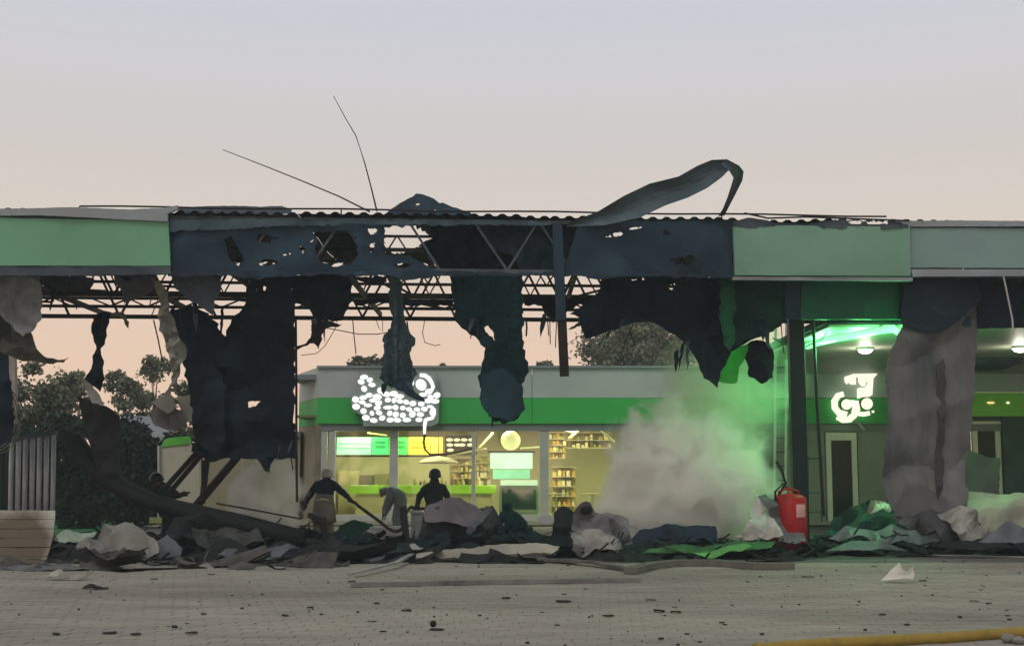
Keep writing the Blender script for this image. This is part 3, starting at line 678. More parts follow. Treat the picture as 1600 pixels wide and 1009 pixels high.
# burnt fascia
def ragged(cx, cy, rx, ry, sd):
    q = random.Random(sd); n = 11
    return [(cx + rx * math.cos(k / n * 6.283) * q.uniform(.45, 1.15), cy + ry * math.sin(k / n * 6.283) * q.uniform(.45, 1.15)) for k in range(n)]
rips_l = [ragged(300, 392, 22, 12, 1), ragged(415, 372, 20, 8, 2), ragged(330, 368, 9, 6, 3), ragged(420, 410, 24, 6, 4), ragged(588, 408, 14, 6, 5), ragged(628, 414, 16, 6, 6)]
rips_r = [ragged(940, 402, 18, 12, 7), ragged(1010, 388, 22, 8, 8), ragged(1068, 408, 26, 10, 9), ragged(1100, 372, 12, 9, 10), ragged(1040, 364, 10, 4, 11)]
sheet('burnt_fascia', [(262, 346), (400, 345), (596, 343), (600, 352), (600, 397), (640, 399), (660, 410), (690, 428), (262, 428)], CF(-.02), charb, can, holes=[h for h in holes[1:6]] + [rips_l[1], rips_l[3], rips_l[5]] + [[(486,362),(540,360),(556,372),(560,398),(548,412),(520,416),(500,408),(492,392),(496,374)], [(350,372),(362,368),(380,402),(374,416),(358,404)]], amp=.06, fs=70, step=8)
sheet('burnt_fascia', [(904, 354), (960, 348), (1144, 344), (1146, 433), (880, 430), (890, 390)], CF(-.02), charb, can, holes=[holes[6], holes[7]] + [rips_r[2], rips_r[4]], amp=.06, fs=70, step=8)
sheet('burnt_fascia_strip', [(262, 343), (440, 342), (596, 344), (700, 344), (860, 346), (860, 352), (560, 351), (430, 354), (330, 360), (262, 362)], CF(-.1), M('blue_grey_sooty', (.04, .075, .095), .6, 0, .3, 1, .1, 10, .3, 1, (.02,.04,.055)), can, amp=.04)
sheet('burnt_fascia_strip', [(262, 422), (470, 424), (700, 424), (900, 427), (1146, 429), (1146, 434), (980, 431), (940, 436), (900, 431), (700, 430), (640, 437), (600, 430), (470, 429), (400, 436), (360, 430), (262, 431)], CF(-.1), charb, can, amp=.03, thick=.05)
sheet('slumped_roof_sheet', [(672, 350), (745, 345), (760, 385), (820, 400), (815, 428), (690, 428), (675, 400), (655, 384), (677, 372)], CF(1.2), char, can, amp=.12)
sheet('slumped_roof_sheet', [(745, 348), (905, 348), (900, 425), (815, 425), (800, 400), (770, 390)], CF(.7), charb, can, holes=[[(818,352),(845,350),(850,366),(822,367)]], amp=.1)
# peak sheet and edge piece over the roof line
sheet('peaked_roof_sheet', [(588, 342), (606, 329), (625, 318), (650, 304), (672, 309), (700, 318), (728, 330), (752, 342), (750, 352), (600, 352)], CF(-.06, .5), charb, can, holes=[holes[8], [(678,327),(684,328),(680,330)]], amp=.06, step=7)
sheet('loose_edge_sheet', [(278, 323), (300, 322.5), (440, 322), (456, 328), (455, 334), (278, 334)], CF(-.1, .4), sootgrey, can, amp=.02, jag=.3, step=8)
# curled strip thrown up: a ribbon in space
cu = [(890, 352, .0, 9), (930, 342, -.2, 15), (970, 320, -.5, 17), (1015, 302, -.9, 17), (1060, 288, -1.2, 16), (1095, 272, -1.4, 15), (1122, 258, -1.5, 10)]
mb = MB()
top = [(890,348),(935,330),(975,306),(1015,287),(1060,276),(1090,259),(1112,250),(1136,249)]
bot = [(885,354),(945,352),(1000,340),(1040,321),(1075,309),(1105,294),(1128,277),(1143,262)]
ds = [0,-.2,-.5,-.8,-1.1,-1.35,-1.5,-1.6]
def ribbon(name, top, bot, ds, mat, across=5, curl=.12, thick=.012, wig=.03):
    T = []; n_ = len(top); sub = 4
    def lerp(a, b, t): return a + (b - a) * t
    rows_ = []
    for i in range((n_ - 1) * sub + 1):
        k = min(i // sub, n_ - 2); t = i / sub - k
        rows_.append((lerp(top[k][0], top[k+1][0], t), lerp(top[k][1], top[k+1][1], t), lerp(bot[k][0], bot[k+1][0], t), lerp(bot[k][1], bot[k+1][1], t), lerp(ds[k], ds[k+1], t)))
    mb = MB(); nr = len(rows_)
    for sgn in (0, thick):
        for i, (a, b, c, d, e) in enumerate(rows_):
            for j in range(across + 1):
                s = j / across; dd = e + curl * math.sin(s * math.pi) + sgn + wig * noise.noise(Vector((i * .35, j * .6, 3)))
                mb.v.append(CF(dd)(lerp(a, c, s), lerp(b, d, s)))
    w = across + 1; N = nr * w
    for i in range(nr - 1):
        for j in range(across):
            q = (i*w+j, (i+1)*w+j, (i+1)*w+j+1, i*w+j+1); mb.f.append(q); mb.f.append(tuple(N + k for k in reversed(q)))
        for j in (0, across): mb.f.append((i*w+j, N+i*w+j, N+(i+1)*w+j, (i+1)*w+j))
    for i in (0, nr-1):
        for j in range(across): mb.f.append((i*w+j, i*w+j+1, N+i*w+j+1, N+i*w+j))
    return mb.build(name, mat, can, False)
curlm = M('thrown_strip_metal', (.075, .115, .135), .5, .1, .3, 1.5, .15, 8, .2, 1.2)
ribbon('curled_cladding_strip', top, bot, ds, curlm)
ribbon('curled_cladding_strip', [(1136,249),(1155,259),(1162,268),(1160,282),(1150,302),(1138,325),(1132,337)], [(1126,256),(1140,268),(1146,278),(1142,292),(1136,310),(1129,327),(1122,338)], [-1.6,-1.5,-1.3,-1.0,-.7,-.3,-.05], curlm, 4, .05)
# whip wires
MB().tube([CF(.1)(x, y) for x, y in ((589,330),(580,293),(570,255),(556,212),(540,185),(521,150))], [.018,.014,.012,.01,.008,.006], 5).build('whip_wire', steel, can)
MB().tube([CF(.1)(x, y) for x, y in ((578,331),(530,307),(470,282),(410,258),(348,234))], [.018,.014,.012,.01,.007], 5).build('whip_wire', steel, can)

# hanging torn cladding (parts of the canopy)
def hang(name, P, d, mat, lab=None, **k):
    o = sheet(name, P, CF(d), mat, can, **k)
    if lab: o['label'] = lab
    return o
HG = 'hanging_sheet'
hang(HG, [(-20,430),(62,432),(67,460),(66,500),(52,515),(37,526),(20,510),(5,495),(-20,480)], .6, M('blue_grey_sheet', (.20,.225,.235), .6, .05, .25, 1.2, .2, 10, .3, 1, (.09,.1,.11)), 'pale blue-grey sheet at the far left', amp=.08, fs=30)
hang(HG, [(18,514),(46,518),(56,540),(68,556),(90,562),(107,558),(98,566),(80,568),(55,566),(28,562),(0,548),(4,530)], .9, olive, 'olive curled sheet beneath the pale one', amp=.1, fs=25)
hang(HG, [(-20,545),(4,552),(16,585),(22,640),(18,690),(-20,700)], .5, char, 'dark strip at the left edge', amp=.06)
hang(HG, [(-20,430),(130,430),(148,436),(140,452),(100,455),(60,445),(-20,450)], 1.5, sootgrey, amp=.06)
hang(HG, [(178,428),(242,428),(238,452),(212,468),(195,473),(190,458),(182,445)], 1.0, M('dim_blue_sheet', (.075,.095,.105), .7, 0, .3, 1), amp=.06)
hang(HG, [(145,492),(158,488),(172,487),(173,505),(162,530),(158,545),(163,575),(165,592),(157,612),(143,602),(133,592),(142,568),(152,545),(145,520)], 1.2, char, 'dark twisted strip against the peach sky', amp=.12, fs=18, step=6)
hang(HG, [(172,487),(192,487),(198,494),(202,514),(194,500),(184,494),(172,494)], 1.2, olive, amp=.05, step=5)
hang(HG, [(236,432),(252,442),(262,458),(266,490),(278,520),(291,545),(287,565),(280,580),(272,606),(264,602),(270,572),(258,540),(250,510),(248,470)], .4, M('pale_olive_strip', (.19,.2,.175), .6, 0, .25, 2, .2, 12, .3, 1.4), 'pale olive strip hanging left of the big dark bundle', amp=.12, fs=20, step=6)
hang(HG, [(265,428),(350,428),(343,455),(334,470),(332,492),(318,482),(300,472),(280,455),(268,440)], .3, sootgrey, 'bluish torn sheet under the burnt fascia', amp=.08)
hang(HG, [(266,602),(272,640),(262,646),(246,636),(238,628),(256,620)], 1.8, palesheet, 'small pale scrap left of the dark bundle', amp=.05, step=6)
hang(HG, [(238,640),(262,632),(285,640),(290,655),(288,668),(262,672),(240,662),(234,650)], 2.0, purple, amp=.08, step=6)
hang(HG, [(277,621),(303,616),(305,658),(290,658),(284,645)], 2.2, whitesheet, 'clean cream scrap beside the dark bundle', amp=.02, step=8)
hang(HG, [(130,590),(150,610),(165,630),(160,634),(145,630),(136,615)], 1.5, palesheet, amp=.05, step=6)
hang(HG, [(120,618),(165,634),(186,650),(190,735),(180,760),(150,735),(140,690)], 2.4, M('dim_grey_veil', (.022,.025,.025), .8, 0, .3, 1), amp=.1)
# the big burnt bundle: layered sheets
hang('burnt_cladding', [(266,482),(300,476),(318,486),(334,500),(346,520),(355,527),(360,505),(364,490),(378,480),(384,470),(384,428),(462,428),(463,500),(458,545),(463,600),(459,650),(464,700),(440,708),(400,714),(350,712),(322,704),(303,690),(300,655),(296,610),(286,570),(270,520)], 1.2, char, 'large charred bundle of cladding reaching towards the ground', holes=[[(387,628),(408,627),(399,635),(388,636)], [(383,438),(388,437),(388,445),(384,446)], [(400,451),(404,452),(403,458),(400,457)], [(413,448),(416,449),(416,456),(413,455)], [(456,452),(459,451),(460,460),(457,460)]], amp=.16, fs=70, pleat=.03, pfreq=.02, step=7, jag=3)
hang('burnt_cladding', [(298,600),(330,560),(352,600),(352,690),(340,712),(318,700),(302,680)], .8, char, amp=.1, fs=50)
hang('burnt_cladding', [(300,690),(345,700),(440,702),(462,696),(466,716),(430,716),(418,738),(400,716),(350,716),(330,722),(300,705)], 1.0, char, amp=.08)
hang(HG, [(455,428),(556,428),(548,452),(550,470),(540,486),(534,500),(494,500),(484,482),(470,476),(455,474)], 1.4, char, amp=.12)
hang(HG, [(452,548),(462,541),(478,536),(487,520),(488,500),(512,500),(534,506),(528,510),(510,512),(505,520),(498,546),(490,536),(474,541),(460,552)], 1.3, rust, amp=.08, step=5)
hang(HG, [(608,430),(626,430),(630,470),(632,500),(640,518),(649,528),(648,540),(640,552),(645,570),(652,584),(646,592),(640,606),(625,600),(612,606),(600,598),(592,590),(598,572),(600,545),(598,528),(610,512),(614,498),(608,480)], .5, M('teal_soot_sheet', (.04,.075,.085), .6, .1, .3, 1.2, .2, 10, .3, 1), 'pleated teal-grey strip hanging in front of the petal sign', amp=.03, fs=60, pleat=.05, pfreq=.075, step=4)
hang(HG, [(612,600),(640,590),(644,600),(648,612),(662,622),(665,627),(650,624),(634,616),(622,610)], .45, charb, amp=.06, step=6)
hang(HG, [(553,432),(604,432),(604,440),(586,444),(560,438)], 2.2, char, amp=.04)
hang('burnt_cladding', [(703,428),(818,428),(816,450),(818,500),(816,530),(827,580),(814,600),(821,638),(803,658),(786,663),(765,650),(752,632),(750,605),(746,588),(756,560),(758,545),(748,532),(734,522),(712,502),(710,470)], .9, char2, 'dark teal slab of cladding hanging to a rounded end in front of the shop', holes=[[(757,512),(763,508),(771,520),(773,533),(764,524)]], amp=.09, fs=75, pleat=.015, step=6, jag=2.6)
hang('burnt_cladding', [(752,585),(785,575),(815,600),(820,638),(800,658),(768,650),(752,632)], .6, M('teal_char2', (.008,.036,.05), .6, 0, .4, 1), amp=.05, fs=70, step=6)
hang('burnt_cladding', [(552,470),(604,466),(708,470),(708,476),(640,478),(600,474),(556,477)], 2.6, char, amp=.03, step=6)
# ragged fringe: short torn strips and wires hanging from the lower edges
fr_ = random.Random(41)
for (x0, x1, y0, d, ln, n_) in ((270, 350, 478, 1.0, 40, 5), (384, 462, 700, 1.0, 30, 5), (462, 552, 495, 1.3, 34, 5), (706, 745, 496, .9, 26, 3), (745, 820, 640, .8, 26, 4), (845, 905, 488, 1.2, 34, 5), (915, 1020, 512, .9, 22, 6), (1040, 1130, 545, .9, 34, 6), (1150, 1226, 512, .7, 26, 4), (590, 662, 600, .45, 22, 4), (20, 130, 448, 1.4, 28, 5), (180, 262, 462, 1.0, 28, 4)):
    for k in range(n_):
        x = fr_.uniform(x0, x1); y = y0 + fr_.uniform(-14, 6); L_ = ln * fr_.uniform(.5, 1.4); w = fr_.uniform(3, 9); lx = fr_.uniform(-8, 8)
        if fr_.random() < .45:
            MB().tube([CF(d)(x, y), CF(d)(x + lx * .6, y + L_ * .6), CF(d + .1)(x + lx * 1.6, y + L_ * 1.3)], .011, 5).build('loose_wire', steel, can)
        else:
            sheet('torn_strip', [(x, y), (x + w, y - 2), (x + w * .9 + lx * .5, y + L_ * .5), (x + w * .5 + lx, y + L_), (x + lx * .6, y + L_ * .6)], CF(d - .05), fr_.choice([char, charb, char, sootgrey]), can, step=4, amp=.05, fs=14, jag=.8)
# lattice region right of centre
hang(HG, [(818,462),(866,468),(940,466),(930,474),(900,478),(880,492),(864,505),(850,490),(846,478),(820,476)], 2.5, char, amp=.05)
hang('burnt_cladding', [(938,428),(1146,432),(1148,500),(1200,500),(1226,498),(1224,508),(1200,520),(1172,532),(1146,548),(1128,580),(1122,606),(1102,590),(1085,556),(1060,530),(1036,512),(1016,500),(985,506),(950,518),(916,528),(908,506),(905,496),(890,490),(904,482),(922,470),(936,455)], 1.0, char, 'widest charred sheet sweeping down right of the hanging beam', holes=[[(988,435),(996,435),(995,437),(989,437)], [(1004,434),(1010,434),(1009,437),(1004,437)], [(1040,446),(1053,443),(1055,448),(1048,455),(1042,450)]], amp=.12, fs=60, step=7)
hang('burnt_cladding', [(1140,432),(1228,434),(1228,500),(1204,512),(1175,528),(1148,540),(1134,520),(1136,470)], .7, M('green_black_soot', (.003,.03,.024), .7, 0, .3, .6, .1, 8, spec=.15), amp=.06, fs=60)
hang(HG, [(1126,434),(1146,434),(1150,470),(1146,505),(1150,530),(1140,548),(1132,538),(1124,500)], .55, M('strip_green_glow', (.003,.075,.032), .6, 0, .3, 1), 'narrow strip coloured as green glow, hanging beside the widest charred sheet', amp=.05, fs=40)  # added strip whose emerald colour stands in for green glow
hang('burnt_cladding', [(1170,536),(1185,530),(1200,536),(1211,552),(1208,590),(1190,600),(1172,588),(1164,560)], 1.3, char, amp=.12, step=6)
hang('dangling_strip', [(906,492),(918,498),(925,520),(916,530),(908,512)], .9, char, amp=.03, step=5)
hang('dangling_strip', [(886,516),(900,506),(914,500),(902,510)], .9, steel, amp=.02, step=4)
# hanging beam
b = MB(); b.beam(CF(-.1)(871, 350), CF(.0)(882, 588), .17, .12); b.build('hanging_beam', rust, can)['label'] = 'straight rusty beam dangling in the centre'
b = MB(); b.beam(CF(-.17)(870.5, 349), CF(-.12)(876.5, 500), .185, .05); b.build('beam_cover', charb, can)
# columns
colm = M('column_dark_green', (.003, .018, .016), .45, 0, .3, 1, .1, 10)
for (px, d, lab) in ((1248, 1.2, 'dark round-edged column by the red extinguisher'), (1465, 2.4, None), (420, 2.8, None), (0, 3, None)):
    p = CF(d)(px, 700); c = MB().box((p.x - .15, p.y - .13, -.02), (p.x + .15, p.y + .13, zb)).build('column', colm, can, bevel=.03)
    if lab: c['label'] = lab
    MB().box((p.x - .25, p.y - .22, -.01), (p.x + .25, p.y + .22, .05)).build('base_plate', steelg, c, bevel=.01)
# dark inner board right of column, green glow coloured into the middle piece
sheet('inner_beam_board', [(1226, 434), (1251, 434), (1251, 499), (1228, 498)], CF(.6), dk, can, amp=.02, jag=.3, thick=.06, step=10)
sheet('inner_beam_board', [(1251.5, 434), (1405, 435), (1402, 499), (1252, 499)], CF(.6), em_glow, can, amp=.03, fs=60, jag=.3, thick=.06, step=10)['label'] = 'inner board right of the main column, green glow put into its colour'
sheet('inner_beam_board', [(1405.5, 435), (1720, 436), (1720, 512), (1527, 512), (1420, 500), (1402, 499)], CF(.6), dk, can, amp=.03, jag=.4, thick=.06, step=12)
# soffit joining canopy and shop
SZ = 4.42
sm = M('soffit_panel', (.38, .42, .34), .5, 0, .08, .8, .03, 8, .15, .5, (.2,.22,.17))
for i in range(7):
    for j in range(5):
        x0 = 6.3 + i * 1.9; y0 = 25.3 + j * 2.5
        MB().box((x0 + .006, y0 + .006, SZ), (x0 + 1.894, min(y0 + 2.494, 37.7), SZ + .05)).build('soffit_panel', sm, can)
MB().box((6.2, 25.1, SZ + .06), (19.7, 37.8, SZ + .2)).build('soffit_deck', char, can)
hang(HG, [(1422,436),(1526,436),(1528,520),(1525,570),(1520,620),(1516,680),(1510,740),(1512,782),(1490,806),(1440,814),(1398,806),(1382,768),(1380,700),(1388,640),(1386,590),(1392,545),(1404,518),(1414,498)], .5, curtain, 'tall grey-brown cladding curtain wrapped round the right column', amp=.07, fs=75, pleat=.012, pfreq=.035, jag=2.2, step=6)
hang(HG, [(1464,570),(1474,560),(1478,600),(1475,680),(1472,760),(1465,780),(1461,740),(1467,670)], .40, M('curtain_crease_shade', (.05,.05,.053), .8, 0, .3, 1, .1, 8), amp=.05, fs=40)  # dark sheet painting the shade in the curtain's centre crease
hang(HG, [(1414,436),(1528,436),(1530,470),(1500,500),(1470,520),(1440,515),(1408,505)], .36, M('curtain_soot', (.014,.026,.036), .8, 0, .3, 1, .1, 8, spec=.15), amp=.05, fs=60)
hang(HG, [(1525,440),(1600,440),(1720,445),(1720,500),(1560,512),(1527,512)], .5, char, amp=.06)
# rods, wires on canopy
def wire(pts, d, r=.012, mat=steel, nm='loose_wire'): MB().tube([CF(d)(*p) for p in pts], r, 5).build(nm, mat, can)
wire([(1268,470),(1272,530),(1276,620),(1282,720),(1287,806)], .8, .035, colm, 'leaning_rod')
wire([(462,500),(463,600),(463,700),(464,784)], 1.2, .025, steel, 'hanging_rod')
wire([(240,500),(247,530),(254,565)], 3, .015); wire([(508,512),(530,516),(560,522),(590,522),(612,518)], 3, .01)
wire([(588,500),(592,512),(598,518),(598,500)], 4, .008); wire([(528,505),(520,520),(508,540),(495,552),(470,555)], 3, .008)
wire([(664,498),(660,520),(664,535),(680,540),(688,538)], 4, .009); wire([(1568,432),(1574,460),(1582,500),(1583,524)], -.1, .018, frame)
wire([(1207,528),(1230,540),(1252,545)], 2, .012); wire([(1250,545),(1285,530),(1300,505)], 2, .012); wire([(1350,505),(1380,516),(1410,513)], 2, .012)
wire([(822,498),(823,512),(822,525)], 2, .02); wire([(636,502),(638,520),(636,530)], 1, .015)
# pale vertical track and horizontal rungs right of smoke
ld = thing('wall_ladder', 'pale vertical ladder with dark rungs just left of the dark green column', 'ladder', V(1225, 800, 33))
for px in (1212, 1229): MB().beam(V(px - 2, 800, 33), V(px, 505, 33), .06).build('rail', frame, ld)
for k in range(12): MB().tube([V(1212, 530 + k * 22, 33), V(1229, 530 + k * 22, 33)], .02, 6).build('rung', steelg, ld)
gt = thing('metal_rack', 'thin green-tinted metal rack behind the leaning rod', 'rack', V(1272, 815, 33))
for px in (1262, 1284): MB().beam(V(px, 815, 33), V(px, 712, 33), .05).build('post', steelg, gt)
for py in (716, 770, 800): MB().beam(V(1262, py, 33), V(1284, py, 33), .04).build('rail', steelg, gt)
# soffit lamps (lit)
def downlight(px, py, lab, e, col_=(1, .95, .75), r=.16):
    p = G(px, py, SZ - .03); t = thing('soffit_lamp', lab, 'lamp', p, None)
    MB().tube([p + Vector((0,0,.03)), p + Vector((0,0,-.02))], r * 1.2, 20).build('bezel', frame, t)
    MB().sphere(p + Vector((0,0,-.03)), r, 16, 8, (1,1,.5)).build('bulb', E('lamp_glow_%d' % px, col_, 12), t)
    L = bpy.data.lights.new('lamp', 'POINT'); L.energy = e; L.color = col_; L.shadow_soft_size = .1; lo = bpy.data.objects.new('lamp_light', L); col.objects.link(lo); lo.parent = t; lo.location = (0, 0, -.3)
downlight(1352, 545, 'bright round lamp in the green-lit soffit above the curly sign', 28)
downlight(1594, 543, 'bright round lamp in the soffit at the right edge', 26)
# green light strip
gs = thing('green_light_strip', 'glowing green light strip running along the soffit right of the column', 'light strip', G(1330, 522, SZ - .05))
pts = [G(x, y, SZ - .06) for x, y in ((1262, 541), (1285, 533), (1310, 528), (1345, 522), (1375, 516), (1396, 513), (1404, 519))]
MB().tube(pts, .07, 8).build('tube', E('green_tube', (.25, 1.0, .38), 1.6), gs)
for k in (1, 3, 5):
    L = bpy.data.lights.new('lamp', 'POINT'); L.energy = 130; L.color = (.15, 1, .28); L.shadow_soft_size = .2; lo = bpy.data.objects.new('strip_light', L); col.objects.link(lo); lo.parent = gs; lo.location = pts[k] - gs.location + Vector((0, 0, -.25))
g2 = thing('green_light_strip', 'short glowing green light strip left of the dark hanging bulb', 'light strip', G(1150, 550, SZ - .05))
pts2 = [G(x, y, SZ - .06) for x, y in ((1128, 553), (1148, 548), (1162, 552), (1174, 541))]
MB().tube(pts2, .09, 8).build('tube', E('green_tube2', (.4, 1.0, .5), 1.8), g2)
L = bpy.data.lights.new('lamp', 'POINT'); L.energy = 13; L.color = (.15, 1, .3); L.shadow_soft_size = .2; lo = bpy.data.objects.new('strip_light', L); col.objects.link(lo); lo.parent = g2; lo.location = (0, 0, -.3)
gp2 = thing('lit_green_panel', 'bright green panel piece lit under the torn sheet right of the smoke', 'panel', V(1150, 600, 32))
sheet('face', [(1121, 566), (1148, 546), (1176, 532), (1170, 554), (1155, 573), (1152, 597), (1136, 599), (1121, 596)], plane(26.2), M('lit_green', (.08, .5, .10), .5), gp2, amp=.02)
dsk = thing('hanging_disc', 'dark shallow disc hanging under the soffit at the right edge', 'lampshade', V(1550, 575, 33))
c = V(1545, 562, 33); MB().tube([c, c + Vector((0, 0, -.12)), c + Vector((0, 0, -.28))], [.85, .8, .3], 28).build('disc', M('disc_dark', (.05, .06, .065), .5), dsk, True); MB().tube([c, Vector((c.x, c.y, SZ))], .02, 6).build('rod', steel, dsk)

# ------------------------------------------------------------------ people
def person(label, base, J, mats, helmet=None, bands=(), yaw=0, name='person', scale=1.0):
    """J: joints in metres, x right, y away from the camera, z up, relative to base; one skinned surface"""
    t = thing(name, label, 'person', base)
    order = ['pelvis','spine','chest','neck','skull','crown','nose','shL','elL','wrL','haL','shR','elR','wrR','haR','hiL','knL','anL','toL','hiR','knR','anR','toR']
    rad = dict(pelvis=.165, spine=.155, chest=.185, neck=.07, skull=.10, crown=.095, nose=.03, sh=.085, el=.065, wr=.045, ha=.045, hi=.115, kn=.08, an=.06, to=.05)
    E_ = [('pelvis','spine'),('spine','chest'),('chest','neck'),('neck','skull'),('skull','crown'),('skull','nose')]
    for s in 'LR': E_ += [('chest','sh'+s),('sh'+s,'el'+s),('el'+s,'wr'+s),('wr'+s,'ha'+s),('pelvis','hi'+s),('hi'+s,'kn'+s),('kn'+s,'an'+s),('an'+s,'to'+s)]
    J = {k: Vector(v) * scale for k, v in J.items()}
    if 'nose' not in J: J['nose'] = J['skull'] + Vector((0, .11, .0))
    for s in 'LR':
        if 'ha'+s not in J: J['ha'+s] = J['wr'+s] + (J['wr'+s] - J['el'+s]).normalized() * .09
    names = [n for n in order if n in J]; verts = [J[n] for n in names]
    rr_ = [rad.get(n, rad.get(n[:2], .05)) * scale for n in names]; edges = [(names.index(a), names.index(b)) for a, b in E_]
    for s in 'LR':      # five fingers, unequal and curled
        h = J['ha'+s]; d = (h - J['wr'+s]).normalized(); side = d.cross(Vector((0, 0, 1))).normalized()
        for q in range(5):
            off_ = side * (q - 1.5) * .021 if q < 4 else side * -.055 - d * .03
            ln = (.045, .055, .05, .04, .035)[q]
            a = h + off_ + d * .02; b_ = a + d * ln; c_ = b_ + d * ln * .4 + Vector((0, 0, -.03))
            i = len(verts); verts += [a, b_, c_]; rr_ += [.011, .010, .009]; edges += [(names.index('ha'+s), i), (i, i+1), (i+1, i+2)]
    me = bpy.data.meshes.new('body'); me.from_pydata(verts, edges, []); ob = bpy.data.objects.new('body', me); col.objects.link(ob)
    sk = ob.modifiers.new('skin', 'SKIN'); sk.use_smooth_shade = True
    for v, r_ in zip(me.skin_vertices[0].data, rr_): r_ = r_ * (1.2 if r_ > .03 else 1.0); v.radius = (r_, r_); v.use_root = False
    me.skin_vertices[0].data[0].use_root = True
    sb_ = ob.modifiers.new('sub', 'SUBSURF'); sb_.levels = 2; sb_.render_levels = 2
    dg = bpy.context.evaluated_depsgraph_get(); dg.update(); m2 = bpy.data.meshes.new_from_object(ob.evaluated_get(dg)); ob.modifiers.clear(); ob.data = m2
    # cloth folds
    for v in m2.vertices:
        nn = abs(noise.noise(v.co * 7)) - .25; v.co += v.normal * nn * .05
    m2.materials.clear(); keys = ['jacket', 'trousers', 'boots', 'gloves', 'head']
    for k in keys: m2.materials.append(mats[k])
    def reg(p):
        best, bn = 9, 'chest'
        for n_ in names:
            d = (J[n_] - p).length - rad.get(n_, rad.get(n_[:2], .05)) * .8
            if d < best: best, bn = d, n_
        if bn in ('skull', 'crown', 'nose', 'neck'): return 4
        if bn[:2] == 'ha': return 3
        if bn[:2] in ('an', 'to'): return 2
        if bn[:2] in ('kn', 'hi'): return 1
        if bn == 'pelvis': return mats.get('pel', 0)
        return 0
    for p in m2.polygons: p.material_index = reg(p.center); p.use_smooth = True
    ob.parent = t; t.rotation_euler = (0, 0, yaw)
    if helmet:
        c = J['crown']; ax = (J['crown'] - J['skull']).normalized(); mb = MB()
        q = ax.to_track_quat('Z', 'Y')
        prof = [(.165, -.055) if helmet is helmw else (.135, -.075), (.172, -.045) if helmet is helmw else (.145, -.06), (.14, -.03), (.135, .03), (.115, .085), (.07, .125), (.01, .14)]
        base_i = 0
        for (r_, z) in prof:
            for k in range(18):
                a = k / 18 * 6.283; mb.v.append(c + q @ Vector((r_ * math.cos(a), r_ * 1.12 * math.sin(a), z)))
        for i in range(len(prof) - 1):
            for k in range(18): mb.f.append((i*18+k, i*18+(k+1) % 18, (i+1)*18+(k+1) % 18, (i+1)*18+k))
        mb.f.append(tuple(range((len(prof)-1)*18, len(prof)*18))); mb.f.append(tuple(reversed(range(18))))
        me = bpy.data.meshes.new('helmet'); me.from_pydata(mb.v, [], mb.f); me.materials.append(helmet)
        for p in me.polygons: p.use_smooth = True
        hb = bpy.data.objects.new('helmet', me); col.objects.link(hb); hb.parent = t
    for (a, b, f, r_, h_) in bands:
        p = J[a].lerp(J[b], f); ax = (J[b] - J[a]).normalized() * h_ / 2; mb = MB(); mb.tube([p - ax, p + ax], r_, 20)
        me = bpy.data.meshes.new('reflective_band'); me.from_pydata(mb.v, [], mb.f); me.materials.append(bandm)
        hb = bpy.data.objects.new('reflective_band', me); col.objects.link(hb); hb.parent = t
    return t, J
# 1 bent firefighter with hose, seen from behind
base1 = V(505, 848, 27.5); base1.z = 0
m1 = dict(jacket=suitn, trousers=khaki, boots=black, gloves=black, head=skin, pel=1)
p1, J1 = person('firefighter bending forward in navy jacket and khaki trousers with pale helmet, holding a hose', base1,
  dict(pelvis=(0,0,.88), spine=(0,.08,1.02), chest=(0,.2,1.22), neck=(.0,.3,1.36), skull=(0,.36,1.42), crown=(0,.36,1.50), shL=(-.2,.2,1.28), elL=(-.38,.25,1.02), wrL=(-.5,.35,.80), shR=(.2,.2,1.28), elR=(.38,.25,1.10), wrR=(.52,.3,.98),
       hiL=(-.11,0,.84), knL=(-.14,.06,.48), anL=(-.15,-.02,.09), toL=(-.16,.16,.05), hiR=(.11,0,.84), knR=(.13,.06,.48), anR=(.14,-.02,.09), toR=(.15,.16,.05)), m1, helmw, [('pelvis','spine',.1,.2,.04)])
# coat skirt
mb = MB(); mb.tube([Vector((0,.06,1.06)), Vector((0,.03,.9)), Vector((0,.02,.62)), Vector((0,.02,.5))], [.19,.22,.26,.27], 20); me = bpy.data.meshes.new('coat_skirt'); me.from_pydata([v + Vector((0,0,.012*math.sin(i*1.7))) for i, v in enumerate(mb.v)], [], mb.f); me.materials.append(khaki)
for p in me.polygons: p.use_smooth = True
ob = bpy.data.objects.new('coat_skirt', me); col.objects.link(ob); ob.parent = p1
# 2 dark figure behind wrecked dispenser
base2 = V(677, 848, 29); base2.z = 0
m2_ = dict(jacket=suit, trousers=suit, boots=black, gloves=black, head=suit)
p2, J2 = person('firefighter in dark suit and hood half hidden behind the crushed dispenser', base2,
  dict(pelvis=(.05,0,.72), spine=(.03,.05,.90), chest=(0,.1,1.14), neck=(0,.12,1.32), skull=(.02,.14,1.41), crown=(.02,.14,1.50), shL=(-.22,.08,1.18), elL=(-.34,-.02,.95), wrL=(-.36,-.2,.80), shR=(.22,.08,1.18), elR=(.33,.05,.95), wrR=(.2,-.12,.82),
       hiL=(-.08,0,.68), knL=(-.16,-.25,.45), anL=(-.16,-.05,.09), toL=(-.18,-.2,.05), hiR=(.16,0,.68), knR=(.22,-.25,.45), anR=(.22,-.05,.09), toR=(.22,-.2,.05), nose=(-.02,.03,1.42)), m2_, helmb)
